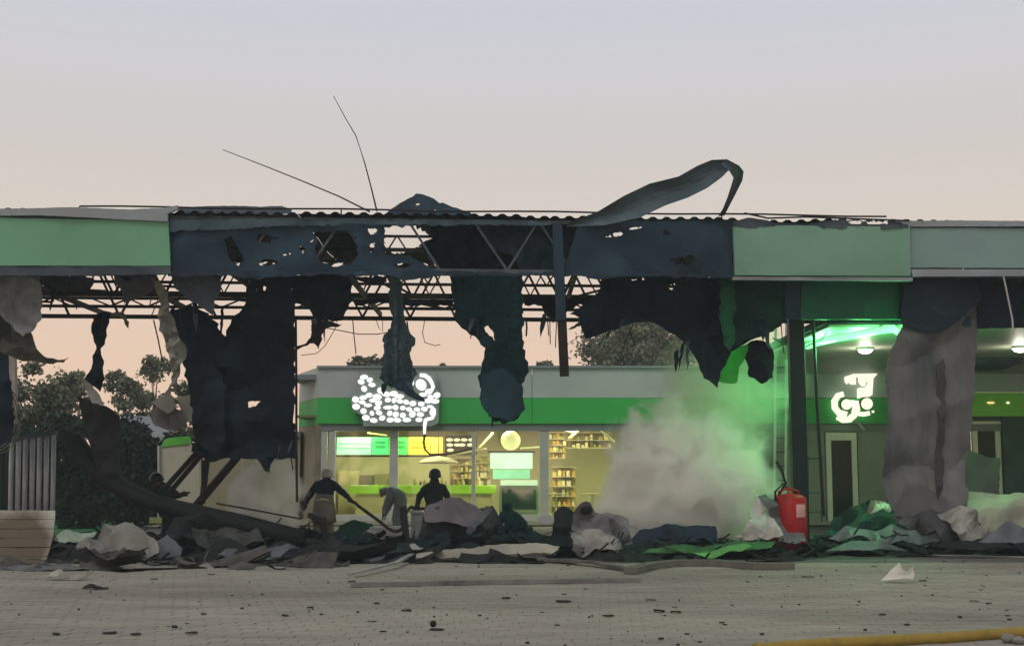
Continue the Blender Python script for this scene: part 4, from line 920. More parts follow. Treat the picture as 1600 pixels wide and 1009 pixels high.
# 3 left firefighter
base3 = V(258, 848, 27.5); base3.z = 0
p3, J3 = person('firefighter in black suit with pale green stripe stooping by the leaning struts', base3,
  dict(pelvis=(0,0,.78), spine=(-.02,.0,.95), chest=(-.08,0,1.16), neck=(-.14,0,1.28), skull=(-.2,0,1.33), crown=(-.23,0,1.41), shL=(-.12,-.2,1.16), elL=(.1,-.25,1.0), wrL=(.3,-.2,1.05), shR=(-.0,.2,1.18), elR=(.2,.2,1.05), wrR=(.36,.05,1.1),
       hiL=(0,-.1,.74), knL=(.05,-.12,.42), anL=(-.02,-.12,.09), toL=(-.15,-.12,.05), hiR=(.0,.1,.74), knR=(.2,.1,.42), anR=(.24,.1,.09), toR=(.1,.1,.05), nose=(-.31,0,1.31)), dict(m2_, head=skin), helmb)
bp3 = V(233, 817, 27.1); bq3 = V(252, 808, 27.1)
MB().box((bp3.x, 27.1, bp3.z), (bq3.x, 27.16, bq3.z)).build('reflective_band', bandm, p3)
# 4 grey stooping figure behind the glare
base4 = V(616, 846, 30.5); base4.z = 0
p4, J4 = person('stooping person in pale grey coat just left of the second window post', base4,
  dict(pelvis=(.16,.0,.86), spine=(.12,0,1.02), chest=(-.02,0,1.16), neck=(-.18,0,1.13), skull=(-.27,0,1.08), crown=(-.34,0,1.06), shL=(-.06,-.2,1.12), elL=(-.16,-.25,.85), wrL=(-.22,-.25,.62), shR=(-.06,.2,1.12), elR=(-.12,.25,.85), wrR=(-.2,.25,.62),
       hiL=(.14,-.1,.82), knL=(.02,-.1,.46), anL=(.12,-.1,.09), toL=(0,-.1,.05), hiR=(.16,.1,.82), knR=(.14,.1,.46), anR=(.24,.1,.09), toR=(.1,.1,.05), nose=(-.32,0,.98)), dict(jacket=greycoat, trousers=greycoat, boots=black, gloves=black, head=greycoat), None)
# 5 crouching dark teal silhouette
base5 = V(798, 852, 27); base5.z = 0
tealsuit = M('teal_dark_suit', (.008, .045, .042), .85, 0, .35, 6, .4, 30)
p5, J5 = person('person crouching in dark teal clothes right of the crushed dispenser', base5,
  dict(pelvis=(.12,0,.30), spine=(.06,0,.45), chest=(-.02,-.02,.64), neck=(-.07,-.04,.78), skull=(-.08,-.05,.85), crown=(-.08,-.05,.93), shL=(-.18,-.02,.64), elL=(-.26,-.15,.42), wrL=(-.1,-.3,.40), shR=(.15,-.02,.62), elR=(.32,-.1,.45), wrR=(.2,-.3,.42),
       hiL=(.02,0,.26), knL=(-.2,-.3,.42), anL=(-.16,-.1,.08), toL=(-.2,-.25,.05), hiR=(.22,0,.26), knR=(.4,-.25,.40), anR=(.34,-.05,.08), toR=(.38,-.2,.05), nose=(-.14,-.15,.86)), dict(jacket=tealsuit, trousers=tealsuit, boots=black, gloves=black, head=tealsuit), None)

def hose(pts, r, mat, label, name='fire_hose', cat='hose', smooth_=True):
    P = [Vector(p) for p in pts]; Q = []
    for i in range(len(P) - 1):
        p0, p1_, p2_, p3_ = P[max(i-1, 0)], P[i], P[i+1], P[min(i+2, len(P)-1)]
        for k in range(6):
            t = k / 6; Q.append(.5 * ((2*p1_) + (p2_-p0)*t + (2*p0-5*p1_+4*p2_-p3_)*t*t + (-p0+3*p1_-3*p2_+p3_)*t**3))
    Q.append(P[-1]); o = MB().tube(Q, r, 10).build(name, mat, smooth=True); return tag(o, label, cat)
h1 = base1 + J1['haR']
hose([h1 + Vector((-.12, 0, .04)), h1 + Vector((.05, -.02, -.03)), V(560, 790, 27.5), V(590, 812, 27), V(610, 827, 26.5), V(622, 829, 26.2), V(630, 822, 26.2), V(632, 806, 27), V(642, 792, 28), base2 + J2['haL'], base2 + J2['haR']], .035, hosem, 'dark fire hose sagging from the bent firefighter to the one behind the dispenser')

# ------------------------------------------------------------------ left edge and fallen parts
fp = thing('fluted_panel_stack', 'row of upright grey fluted tubes at the left edge', 'panels', V(40, 835, 27))
for k in range(9):
    x = -6 + k * 11; top = 690 - k * 1.5 if k > 4 else 682
    a, b = V(x, 838, 27 + .05 * (k % 2)), V(x + 2, top, 27 + .05 * (k % 2)); a.z = 0
    MB().tube([a, b], .05, 12).build('tube', M('tube_grey', (.42, .43, .45), .45, .2, .2, 3), fp, True)
MB().beam(V(-10, 690, 27), V(88, 676, 27), .1, .08).build('top_rail', steelg, fp)
wp = tag(MB().beam(V(22, 662, 26), V(20, 548, 26), .12).build('white_post', M('post_white', (.5,.52,.5), .5)), 'slim white post hanging above the fluted tubes', 'post')
# cable coil at edge
cc = V(-8, 655, 25.5); mb = MB()
for k in range(7):
    r_ = .28 + k * .045; mb.tube([cc + Vector((r_ * math.cos(a / 16 * 6.283) * .8, .03 * math.sin(a + k) + k * .03, r_ * 1.25 * math.sin(a / 16 * 6.283))) for a in range(17)], .014, 5)
tag(mb.build('cable_coil', M('coil_grey', (.16, .17, .14), .6), smooth=True), 'loops of dull cable hanging at the far left edge', 'cable')
fw = thing('siding_panel', 'fallen pale siding panel stained brown by fire at the left edge', 'panel', V(40, 885, 22.3))
brn = M('siding_stained', (.42, .42, .37), .6, 0, .1, 1.5, .08, 8, .85, .45, (.11, .09, .062))
bn = brn.node_tree.nodes; bl = brn.node_tree.links; bmix = [n for n in bn if n.type == 'MIX_RGB'][0]
bg_ = bn.new('ShaderNodeNewGeometry'); bd_ = bn.new('ShaderNodeVectorMath'); bd_.operation = 'DISTANCE'; bd_.inputs[1].default_value = V(22, 856, 22.4)
bnz = bn.new('ShaderNodeTexNoise'); bnz.inputs['Scale'].default_value = 3; bnz.inputs['Detail'].default_value = 6; bl.new(bg_.outputs['Position'], bnz.inputs['Vector'])
ba = bn.new('ShaderNodeMath'); ba.operation = 'MULTIPLY_ADD'; ba.inputs[1].default_value = .35; bl.new(bnz.outputs[0], ba.inputs[0]); bl.new(bg_.outputs['Position'], bd_.inputs[0]); bl.new(bd_.outputs['Value'], ba.inputs[2])
br_ = bn.new('ShaderNodeMapRange'); br_.inputs[1].default_value = .98; br_.inputs[2].default_value = .72; bl.new(ba.outputs[0], br_.inputs[0]); bl.new(br_.outputs[0], bmix.inputs[0])
for k in range(6):
    y0, y1 = 797 + k * 14.5, 797 + (k + 1) * 14.5 - .8; x0, x1 = 86 - (k / 6) ** 2 * 17, 86 - ((k + 1) / 6) ** 2 * 17
    sheet('board', [(-30, y0), (x0, y0), (x1, y1), (-30, y1)], plane(22.3, 0, .35), brn, fw, amp=.015, jag=.15, thick=.03, step=14)
# fallen curved beam
hm = M('fallen_beam_dark', (.008, .010, .010), .7, 0, .4, 2, .3, 12)
pts = [V(96, 676, 26.5), V(118, 692, 26.4), V(140, 722, 26.2), V(165, 748, 26), V(200, 768, 25.7), V(250, 788, 25.4), (V(310, 803, 25)), V(380, 820, 24.6), V(470, 842, 24.2)]
tag(MB().tube(pts, [.12, .2, .19, .18, .18, .17, .18, .2, .18], 12).build('fallen_duct', hm, smooth=True), 'long dark curved duct fallen diagonally from the left onto the heap', 'duct')
tag(MB().tube([V(338, 786, 24.7), V(400, 797, 24.6), V(470, 810, 24.5)], .02, 6).build('bent_rod', steel), 'thin rod lying along the fallen duct', 'rod')
st = thing('leaning_struts', 'bent steel struts splayed under the charred bundle', 'struts', V(310, 840, 27))
for a, b, r_ in (((322, 690), (258, 762), .045), ((330, 692), (266, 768), .045), ((315, 700), (300, 800), .0), ((325, 705), (316, 785), .05), ((372, 712), (306, 790), .07), ((413, 700), (425, 800), .03)):
    if r_: MB().beam(V(*a, 26.6), V(*b, 26.2), r_ * 2).build('strut', rust, st)
# dark posts
for x0, x1, y0, lab in ((505, 513, 812, 'dark leaning post end beside the bent firefighter'), (630, 639, 790, 'dark upright post where the hose sags')):
    a = V(x1 - 2, 866, 24.5); a.z = 0; b = V(x0, y0, 24.5); m_ = MB().beam(a, b, .12, .12); c = V(x0 - 22, y0 - 8, 24.7)
    if x0 < 600: m_.beam(b + Vector((.02, 0, .0)), c, .10, .10)
    tag(m_.build('bent_post', black, bevel=.015), lab, 'post')

# ------------------------------------------------------------------ heap things
def deb(name, P, Y, lean, mat, label, cat='sheet', kx=0, **k):
    k['amp'] = k.get('amp', .08) * 1.5; k['fs'] = k.get('fs', 27) * 1.9; k.setdefault('step', 6); k.setdefault('jag', 1.1)
    return tag(sheet(name, P, plane(Y, kx, lean), mat, None, **k), label, cat)
darksheet = M('dark_torn_sheet', (.014, .017, .018), .7, 0, .4, 2, .3, 10, .3, 2)
bluesheet = M('dim_steel_sheet', (.10, .115, .125), .55, .1, .3, 2, .2, 10, .4, 1.5)
deb('dark_slab', [(92,870),(150,862),(226,858),(229,866),(140,876),(96,881)], 22.6, 1.5, black, 'flat black slab edge lying under the grey crumpled sheet', 'slab', amp=.02)
deb('crumpled_sheet', [(118,852),(150,838),(172,822),(191,808),(194,808),(212,824),(236,842),(248,852),(250,868),(236,880),(200,868),(150,864),(122,862)], 23.2, .8, M('grey_olive_sheet', (.21,.21,.19), .6, 0, .2, 2, .2, 10, .3, 1.5, (.1,.1,.09)), 'grey crumpled sheet with a raised peak in the left heap', amp=.12)
deb('crumpled_sheet', [(88,838),(100,830),(130,828),(152,834),(146,846),(120,852),(92,848)], 24.5, 1.0, M('green_white_sheet', (.3,.38,.3), .5, 0, .2, 3, .2, 10, .2, 2, (.1,.12,.1)), 'pale green-white crumpled film at the edge of the lawn', amp=.1, step=5)
deb('torn_sheet', [(84,850),(120,856),(160,868),(120,874),(78,866)], 23.3, 2.5, darksheet, 'dark torn sheet between the siding panel and the grey peak')
deb('torn_sheet', [(236,845),(262,836),(284,850),(280,872),(250,878)], 23.6, 1.0, bluesheet, 'small crumpled grey sheet at the feet of the left firefighter')
deb('torn_sheet', [(340,872),(372,858),(420,855),(470,857),(440,868),(410,884),(375,880)], 22.9, 1.2, bluesheet, 'dull blue-grey torn sheet lying under the end of the fallen duct')
deb('torn_sheet', [(478,880),(500,866),(540,862),(548,868),(510,882)], 22.6, 1.8, M('mid_grey_sheet', (.17,.175,.175), .6, 0, .2, 2), 'grey pointed sheet lying under the dark leaning post')
deb('torn_sheet', [(270,800),(310,806),(360,818),(430,826),(470,836),(470,868),(400,872),(330,868),(280,866),(262,840)], 24.4, .5, darksheet, 'broad charred sheet under the fallen duct', amp=.15, fs=35, step=8)
deb('torn_sheet', [(300,830),(345,822),(400,830),(415,850),(360,866),(310,858)], 23.8, .8, M('worn_dark_grey', (.05,.053,.052), .7, 0, .4, 3), 'worn dark grey plate on the heap below the duct', amp=.1)
deb('green_cover', [(520,838),(530,818),(555,810),(580,812),(592,826),(588,842),(540,846)], 28, .6, greentank, 'dark green rounded cover right of the bent firefighter', 'cover', amp=.15, fs=50, smooth=True)
tb = thing('white_table', 'white tabletop lying low behind the hose', 'table', V(604, 845, 28.5))
p, q = V(578, 838, 28.5), V(632, 822, 28.5); MB().box((p.x, 28.3, p.z), (q.x, 28.8, q.z)).build('top', M('table_white', (.5,.5,.47), .5), tb, bevel=.03)
MB().box((p.x + .1, 28.4, 0), (p.x + .16, 28.5, p.z)).build('leg', steelg, tb); MB().box((q.x - .16, 28.4, 0), (q.x - .1, 28.5, p.z)).build('leg', steelg, tb)
wb = thing('white_cabinet', 'pale cabinet standing low left of the crushed dispenser', 'cabinet', V(655, 850, 28))
p, q = V(642, 845, 28), V(672, 800, 28); MB().box((p.x, 28, 0), (q.x, 28.5, q.z)).build('body', M('cab_pale', (.36,.38,.37), .5), wb, bevel=.02); MB().box((p.x - .03, 27.95, q.z - .02), (q.x + .03, 28.5, q.z + .03)).build('top', frame, wb)
deb('white_scrap', [(566,832),(576,824),(590,826),(584,834)], 27.3, .5, whitesheet, 'small white scrap left of the white tabletop', amp=.05, step=4)
deb('torn_sheet', [(505,872),(530,858),(580,850),(640,852),(652,866),(600,874),(550,876)], 23.4, 1.4, M('dark_green_grey', (.02,.034,.032), .7, 0, .3, 2), 'dark green-grey sheet between the two dark posts', amp=.06, fs=40)
deb('torn_sheet', [(380,862),(420,850),(470,848),(500,856),(496,870),(440,868)], 23.5, 1.0, darksheet, 'black torn sheet below the end of the fallen duct', amp=.08, fs=30)
deb('white_scrap', [(640,853),(648,850),(660,860),(662,868),(648,870)], 23.2, .5, palesheet, 'small pale scrap at the left tip of the long plank', amp=.04, step=4)
for i_, (P_, Y_, mt_, lb_) in enumerate((
    ([(262,876),(300,862),(352,858),(372,862),(330,878),(290,884)], 22.9, darksheet, 'long black plate in front of the broad charred sheet'),
    ([(395,884),(430,868),(476,862),(486,868),(452,882)], 22.7, darksheet, 'black curled plate left of the grey pointed sheet'),
    ([(560,880),(600,868),(640,866),(636,874),(590,884)], 22.6, bluesheet, 'blue-grey plate just left of the long plank'),
    ([(900,872),(940,862),(990,862),(985,870),(940,876)], 22.9, darksheet, 'black plate in front of the brown bundle'),
    ([(1290,858),(1330,846),(1390,850),(1420,856),(1360,862)], 23.3, bluesheet, 'flat blue-grey plate before the plastic film'),
    ([(1450,856),(1500,846),(1560,850),(1590,856),(1520,860)], 23.3, darksheet, 'long black plate under the right heap'))):
    deb('flat_plate', P_, Y_, 1.6, mt_, lb_, 'plate', amp=.03, fs=40, jag=.6)
# crushed dispenser
dp = thing('crushed_dispenser', 'crushed dark fuel dispenser under a purple-grey sheet', 'fuel dispenser', V(705, 855, 25.8))
sheet('body', [(655,835),(662,800),(690,790),(735,800),(770,790),(782,812),(786,858),(655,858)], plane(25.9, 0, .1), M('dispenser_dark', (.03,.04,.038), .6, 0, .4, 2), dp, amp=.18, fs=45, step=8, thick=.5)
sheet('cover_sheet', [(660,800),(668,786),(690,778),(720,779),(742,786),(756,800),(748,815),(733,824),(715,820),(690,814),(664,812)], plane(25.3, 0, .6), purple, dp, amp=.10, fs=70, step=7)
sheet('side_flap', [(728,830),(745,805),(762,790),(770,795),(750,818),(734,836)], plane(25.2, 0, .3), bluesheet, dp, amp=.04, step=6)
deb('torn_sheet', [(755,858),(770,826),(782,812),(800,840),(830,836),(868,840),(893,846),(893,862),(760,862)], 25.6, .4, M('teal_dark_sheet', (.012,.045,.042), .7, 0, .4, 2), 'dark teal sheet around the crouching person', amp=.15)
deb('torn_sheet', [(862,850),(866,800),(880,790),(898,796),(900,850)], 25.6, .3, darksheet, 'dark upright torn sheet behind the brown bundle', amp=.12)
deb('white_scrap', [(838,806),(850,803),(870,812),(874,818),(852,818)], 26, .8, whitesheet, 'small white scrap beside the foot of the thick window post', amp=.04, step=4)
pl = deb('long_plank', [(650,874),(650,866),(700,858),(790,850),(850,849),(874,852),(868,862),(820,866),(740,871)], 22.9, 1.2, beige, 'long pale beige plank lying at the front of the heap', 'plank', amp=.02, thick=.05)
bd = thing('crumpled_bundle', 'crumpled brown-grey cloth bundle with pale front beside the dark navy slab', 'bundle', V(938, 868, 23.6))
sheet('upper_cloth', [(893,825),(896,800),(908,788),(922,787),(930,797),(955,800),(980,812),(984,826),(970,838),(930,832)], plane(24.2, 0, .4), purple, bd, amp=.16, fs=45, step=6)
sheet('front_cloth', [(890,826),(930,824),(950,836),(972,846),(968,864),(950,858),(930,856),(912,868),(893,862),(896,846)], plane(23.6, 0, .4), palesheet, bd, amp=.16, fs=42, step=5)
sheet('side_cloth', [(950,812),(984,824),(990,850),(975,866),(960,850)], plane(23.8, 0, .4), greysheet, bd, amp=.16, fs=42, step=5)
tag(MB().sphere(V(915, 795, 24.6), .12, 14, 9, (1.1, 1, .9)).build('dark_round_cap', black), 'dark round cap sitting on top of the brown bundle', 'cap')
deb('navy_slab', [(985,840),(1000,824),(1060,823),(1118,820),(1121,828),(1120,842),(1080,850),(1020,852),(990,850)], 24.2, .5, navy, 'dark navy slab in front of the smoke', 'slab', amp=.08, fs=40, thick=.15)
deb('pale_scrap', [(983,822),(1010,812),(1030,810),(1024,818),(995,824)], 25, 1, palesheet, 'pale flat scrap at the left end of the navy slab', amp=.03, step=5)
deb('green_sheet', [(985,860),(1040,854),(1100,853),(1150,846),(1190,848),(1212,846),(1204,858),(1170,862),(1110,867),(1050,866)], 23.2, 1.6, greensheet, 'torn green fascia sheet flat in front of the navy slab', amp=.04, fs=40)
deb('green_strip', [(1080,866),(1120,856),(1165,852),(1175,856),(1160,864),(1110,869)], 22.9, 1.6, M('bright_green_torn', (.10,.30,.08), .5, 0, .2, 2, .1, 10, .2, 2, (.03,.08,.03)), 'brighter green torn strip by the white sheet', amp=.03)
deb('white_sheet', [(1137,843),(1160,836),(1168,815),(1176,790),(1184,770),(1192,778),(1200,800),(1212,820),(1222,840),(1200,845),(1160,840)], 23.8, .5, whitesheet, 'white crumpled sheet standing up in a point left of the red extinguisher', amp=.1, fs=22, pleat=.03, pfreq=.05)
deb('grey_wing_sheet', [(1184,772),(1198,768),(1212,790),(1222,812),(1234,826),(1256,832),(1260,846),(1240,850),(1218,842),(1204,812)], 23.9, .5, greysheet, 'grey torn sheet folded against the red extinguisher', amp=.1, fs=22)
# red extinguisher on wheels
ex = thing('fire_extinguisher', 'large red wheeled fire extinguisher with pale label and black hose by the dark column', 'fire extinguisher', V(1236, 850, 24.6))
c = V(1236, 850, 24.6); c.z = .05; ztop = V(1236, 772, 24.6).z
MB().tube([c, c + Vector((0,0,.04)), Vector((c.x, c.y, ztop - .08)), Vector((c.x, c.y, ztop - .02)), Vector((c.x, c.y, ztop + .02))], [.28, .31, .31, .25, .08], 28).build('tank', red, ex, True)
MB().tube([Vector((c.x, c.y, ztop)), Vector((c.x, c.y, ztop + .1))], .05, 12).build('valve', M('brass', (.3,.2,.06), .4, .6), ex)
MB().tube([Vector((c.x - .2, c.y, ztop - .1)), Vector((c.x - .22, c.y - .05, ztop + .05)), Vector((c.x - .05, c.y - .05, ztop + .12)), Vector((c.x + .15, c.y - .05, ztop + .06)), Vector((c.x + .2, c.y, ztop - .1))], .022, 8).build('handle', red, ex, True)
MB().tube([Vector((c.x, c.y, ztop + .08)), Vector((c.x - .15, c.y - .1, ztop + .2)), Vector((c.x - .3, c.y - .1, ztop + .05)), Vector((c.x - .3, c.y - .15, ztop - .3)), Vector((c.x - .27, c.y - .15, .3))], .022, 8).build('hose', black, ex, True)
mb = MB()
for k in range(7):
    a0 = -1.15 + k * .12; mb.v += [Vector((c.x + .315 * math.sin(a0 + 1.3), c.y - .315 * math.cos(a0 + 1.3), z)) for z in (ztop - .42, ztop - .18)]
for k in range(6): mb.f.append((2*k, 2*k+2, 2*k+3, 2*k+1))
mb.build('paper_label', M('label_pink', (.6,.35,.3), .6), ex)
for s in (-1, 1): MB().tube([Vector((c.x + s * .3, c.y, .12)), Vector((c.x + s * .34, c.y, .12))], .12, 20).build('wheel', black, ex)
tag(MB().tube([V(1216, 775, 25), V(1228, 755, 25), V(1222, 735, 25), V(1213, 720, 25)], .03, 6).build('bent_bar', steel, smooth=True), 'dark bent bar sticking up behind the red extinguisher', 'bar')
# right heap
deb('heap_sheet', [(1285,850),(1300,812),(1330,790),(1360,780),(1385,786),(1410,810),(1420,850)], 26, .3, M('dark_green_heap', (.015,.05,.042), .7, 0, .4, 2), 'dark green torn sheet heaped right of the column', amp=.16, fs=30, step=7)
deb('white_clump', [(1355,800),(1358,784),(1376,778),(1392,784),(1394,796),(1376,800)], 25.4, .4, whitesheet, 'white crumpled clump on the dark green heap', amp=.1, fs=12, step=4)
deb('clear_film', [(1292,836),(1320,826),(1350,823),(1400,822),(1450,834),(1475,838),(1474,848),(1420,848),(1370,852),(1340,842),(1300,840)], 24, 1.2, M('film_grey_green', (.11,.15,.14), .4, 0, .25, 3, .2, 10, .3, 2, (.08,.1,.1)), 'grey-green plastic film spread low before the dark green heap', amp=.06, fs=20)
deb('grey_crumple', [(1395,800),(1420,790),(1450,800),(1470,812),(1476,836),(1450,834),(1425,828),(1408,815)], 24.4, .4, greysheet, 'grey crumpled sheet at the foot of the tall curtain', amp=.12, fs=20)
deb('dark_fold', [(1425,806),(1455,795),(1480,803),(1496,830),(1500,846),(1470,848),(1456,825)], 24.1, .4, M('charcoal_fold', (.045,.048,.052), .7, 0, .4, 2), 'charcoal folded sheet in the right heap', amp=.1)
deb('grey_drape', [(1466,800),(1500,790),(1516,798),(1534,816),(1560,825),(1545,838),(1516,848),(1496,842),(1482,820)], 23.9, .4, palesheet, 'pale grey draped sheet with soft folds in the right heap', amp=.1, fs=25, pleat=.05, pfreq=.04, pdir=(.7, .7))
deb('beige_sheet', [(1498,764),(1540,768),(1620,778),(1620,826),(1575,828),(1545,822),(1520,806),(1506,800),(1514,782)], 25, .7, beige, 'large dusty beige sheet at the right edge of the heap', amp=.08, fs=50, pleat=.03, pfreq=.02, pdir=(.2, 1))
deb('dark_fold', [(1516,848),(1545,835),(1575,815),(1620,838),(1620,850)], 23.6, .6, bluesheet, 'dark blue-grey folded sheet at the right edge, below the beige one', amp=.06)
deb('white_cloth', [(1400,800),(1412,792),(1422,800),(1440,806),(1452,812),(1430,814),(1408,808)], 24.6, .8, whitesheet, 'small pale cloth at the foot of the curtain', amp=.05, step=4)
# propped grey board behind
deb('grey_board', [(1506,776),(1510,700),(1540,714),(1562,716),(1563,776)], 28, .1, M('board_grey', (.12,.125,.12), .7, 0, .2, 2), 'grey board propped in front of the right doorway', 'board', amp=.03)

# heaps of unsortable rubble filling between the sheets
def rubble(name, x0, x1, yb, yt, Y0, Y1, n, mats_, seed, label=None):
    rr = random.Random(seed); mb = MB()
    for _ in range(n):
        px = rr.uniform(x0, x1); Y = rr.uniform(Y0, Y1); f = rr.random() ** 1.6
        hmax = V(px, yt, Y).z * max(.15, math.sin(math.pi * (px - x0) / (x1 - x0)) ** .4)
        b = V(px, 760, Y); b.z = f * hmax * .9
        s_ = rr.uniform(.08, .5) * (1.15 - f)
        n_ = rr.randint(4, 6); nv = Vector((rr.gauss(0, .28), rr.gauss(-.15, .3), 1)).normalized(); th = rr.uniform(-.7, .7); ax = Vector((math.cos(th), math.sin(th), 0)); ax = (ax - nv * ax.dot(nv)).normalized(); bx_ = nv.cross(ax); cx_ = nv
        if rr.random() < .3:
            L_ = s_ * rr.uniform(1, 3.0); e1 = b + ax * L_ * .5; e0 = b - ax * L_ * .5; e1.z = max(.03, e1.z + rr.uniform(-.1, .25)); e0.z = max(.03, e0.z); mb.beam(e0, e1, rr.uniform(.015, .05), rr.uniform(.01, .03)); continue
        nu_, nv_ = 4, 3; fa, fb = rr.uniform(-.5, .5), rr.uniform(-.3, .3); th_ = rr.uniform(.006, .02); i0 = len(mb.v)
        for lay in (0, 1):
            for a_ in range(nu_ + 1):
                for b_ in range(nv_ + 1):
                    uu, vv = a_ / nu_ * 2 - 1, b_ / nv_ * 2 - 1; jx = rr.uniform(-.12, .12) if lay == 0 else 0
                    p = b + ax * s_ * (uu + jx * .6) + bx_ * s_ * .5 * (vv * (1 + .3 * math.sin(uu * 2 + fa * 9))) + cx_ * (abs(uu + fa) * s_ * fb * 1.6 + abs(vv - fb) * s_ * fa * .8 - lay * th_); mb.v.append(p)
        N_ = (nu_ + 1) * (nv_ + 1)
        for a_ in range(nu_):
            for b_ in range(nv_):
                q_ = (i0 + a_*(nv_+1) + b_, i0 + (a_+1)*(nv_+1) + b_, i0 + (a_+1)*(nv_+1) + b_ + 1, i0 + a_*(nv_+1) + b_ + 1); mb.f.append(q_); mb.f.append(tuple(k + N_ for k in reversed(q_)))
    for i in range(len(mb.v)): mb.v[i].z = max(mb.v[i].z, .008)
    return tag(mb.build(name, mats_), kind='stuff')
rub = M('rubble_dark', (.016, .019, .019), .8, 0, .6, 3, .3, 12, .4, 2.5)
rub2 = M('rubble_green_dark', (.008, .022, .02), .8, 0, .6, 3, .3, 12, .4, 2.5)
rub3 = M('rubble_grey', (.075, .072, .064), .8, 0, .5, 3, .3, 12, .4, 2.5)
rubble('rubble', 80, 300, 870, 838, 23.8, 26.5, 260, rub, 1)
rubble('rubble', 240, 520, 870, 812, 24.0, 27.5, 520, rub, 2)
rubble('rubble', 500, 700, 868, 842, 23.6, 27, 320, rub2, 3)
rubble('rubble', 640, 900, 862, 826, 24.8, 27, 360, rub2, 4)
rubble('rubble', 880, 1250, 865, 836, 23.6, 26, 360, rub2, 5)
rubble('rubble', 1250, 1620, 852, 826, 24.2, 27.5, 420, rub2, 6)
rubble('debris', 0, 560, 890, 874, 20.8, 22.8, 60, rub3, 8)
rubble('debris', 0, 1250, 890, 874, 22.4, 23.3, 120, rub, 9)

# ------------------------------------------------------------------ things lying on the open paving
def strip(name, px, w, mat, label, cat, h=.05, rise=None):
    mb = MB()
    P = [G(x, y) for x, y in px]; n_ = len(P)
    for i, p in enumerate(P):
        d = (P[min(i+1, n_-1)] - P[max(i-1, 0)]); d.z = 0; d.normalize(); nn = Vector((-d.y, d.x, 0)) * w / 2
        z = .006 + (rise[i] if rise else 0)
        mb.v += [p - nn + Vector((0,0,z)), p + nn + Vector((0,0,z)), p + nn + Vector((0,0,z+h)), p - nn + Vector((0,0,z+h))]
    for i in range(n_ - 1):
        a, b = 4*i, 4*i+4
        for k in range(4): mb.f.append((a+k, b+k, b+(k+1) % 4, a+(k+1) % 4))
    mb.f += [(0,1,2,3), (4*n_-1, 4*n_-2, 4*n_-3, 4*n_-4)]
    return tag(mb.build(name, mat), label, cat)
dusty = M('dusty_strip', (.12, .115, .10), .8, 0, .3, 3, .2, 12, .3, 2)
strip('fallen_trim', [(548,917),(620,916),(700,914),(800,912),(900,911),(1000,909)], .12, M('trim_grey', (.19,.185,.17), .7, 0, .3, 3, .2, 12, .4, 1.5), 'long thin grey trim with dark end lying across the paving centre', 'trim', .06)
strip('fallen_trim', [(720,878),(800,876),(880,880),(930,885),(985,893)], .16, dusty, 'bent dark trim lying from the heap toward the paving centre', 'trim', .05, [0,0,.02,.04,0])
strip('fallen_trim', [(985,897),(1020,888),(1060,884),(1120,884),(1180,889),(1240,889)], .22, M('kerb_like', (.13,.125,.10), .8, 0, .2, 3, .2, 12, .3, 2), 'wide dark grey trim lying right of centre on the paving', 'trim', .10)
strip('fallen_trim', [(545,903),(580,897),(620,888),(660,868)], .08, M('pale_trim', (.24,.25,.24), .6), 'thin pale bar propped on the paving before the dark post', 'trim', .03, [.04,.06,.08,.12])
strip('fallen_trim', [(1408,869),(1450,868),(1520,869),(1600,871)], .06, M('pale_trim2', (.34,.34,.31), .6), 'thin pale strip lying on the paving at right', 'trim', .02)
deb('small_white_block', [(545,900),(553,900),(556,915),(548,917)], 18.6, .2, palesheet, 'small pale upright scrap at the end of the long trim', amp=.02, step=4)
sh = deb('white_shell_fragment', [(1376,907),(1390,893),(1402,883),(1406,892),(1414,896),(1426,884),(1430,896),(1426,906),(1400,909)], 18.6, .5, M('shell_white', (.55,.54,.47), .5, 0, .1, 3), 'white curved plastic fragment alone on the paving at right', 'fragment', amp=.03, fs=14, step=3, jag=.15, bend=lambda x, y: .12 * math.sin((x - 1376) / 54 * 3.14))
deb('pale_crumple', [(73,903),(80,893),(96,892),(112,896),(130,893),(148,902),(120,906),(90,907)], 19.0, 1.2, beige, 'pale crumpled paper-like scrap on the paving at left', 'scrap', amp=.06, fs=12, step=4)
deb('dark_scrap', [(128,918),(140,915),(168,916),(170,919),(145,921)], 17.5, 3, black, 'dark curved scrap on the paving below the pale crumple', 'scrap', amp=.02, step=5)
deb('flat_sheet', [(0,886),(30,880),(92,880),(140,886),(90,892),(40,890)], 20.6, 4, greysheet, 'thin grey sheet lying flat in front of the siding panel', amp=.03, step=7)
shards = [(88,992,14),(172,990,26),(212,992,18),(300,990,22),(683,985,24,1),(446,963,12),(485,951,12),(378,952,6),(951,963,20),(1016,938,18),(1030,956,20),(1056,958,18),(1128,974,10),(1366,886,10),(1522,940,14),(1545,944,10),(880,941,24),(1262,902,20),(635,955,18),(580,972,16),(790,936,14),(1500,966,8),(1168,910,6),(273,982,10),(550,910,14),(240,905,14),(330,898,12),(1442,908,14)]
for i, s_ in enumerate(shards):
    x, y, w = s_[:3]; rr = random.Random(i + 200); c = G(x, y); r_ = w / 2 * c.y / F; mb = MB(); n_ = 7; poly = []
    for k in range(n_):
        a = k / n_ * 6.283; poly.append(c + Vector((r_ * math.cos(a) * rr.uniform(.8, 1.1), r_ * .9 * math.sin(a) * rr.uniform(.5, 1.0) * .8, .008 + rr.random() * .012 * (k % 2))))
    mb.prism(poly, Vector((0, 0, .006 + rr.random() * .012)))
    if len(s_) > 3: mb.sphere(c + Vector((-.04, 0, .07)), .035, 8, 6)
    tag(mb.build('charred_shard', black, smooth=False), 'small charred shard lying flat on the open paving', 'shard', 'charred shards on the paving')
mb = MB(); rr = random.Random(77)
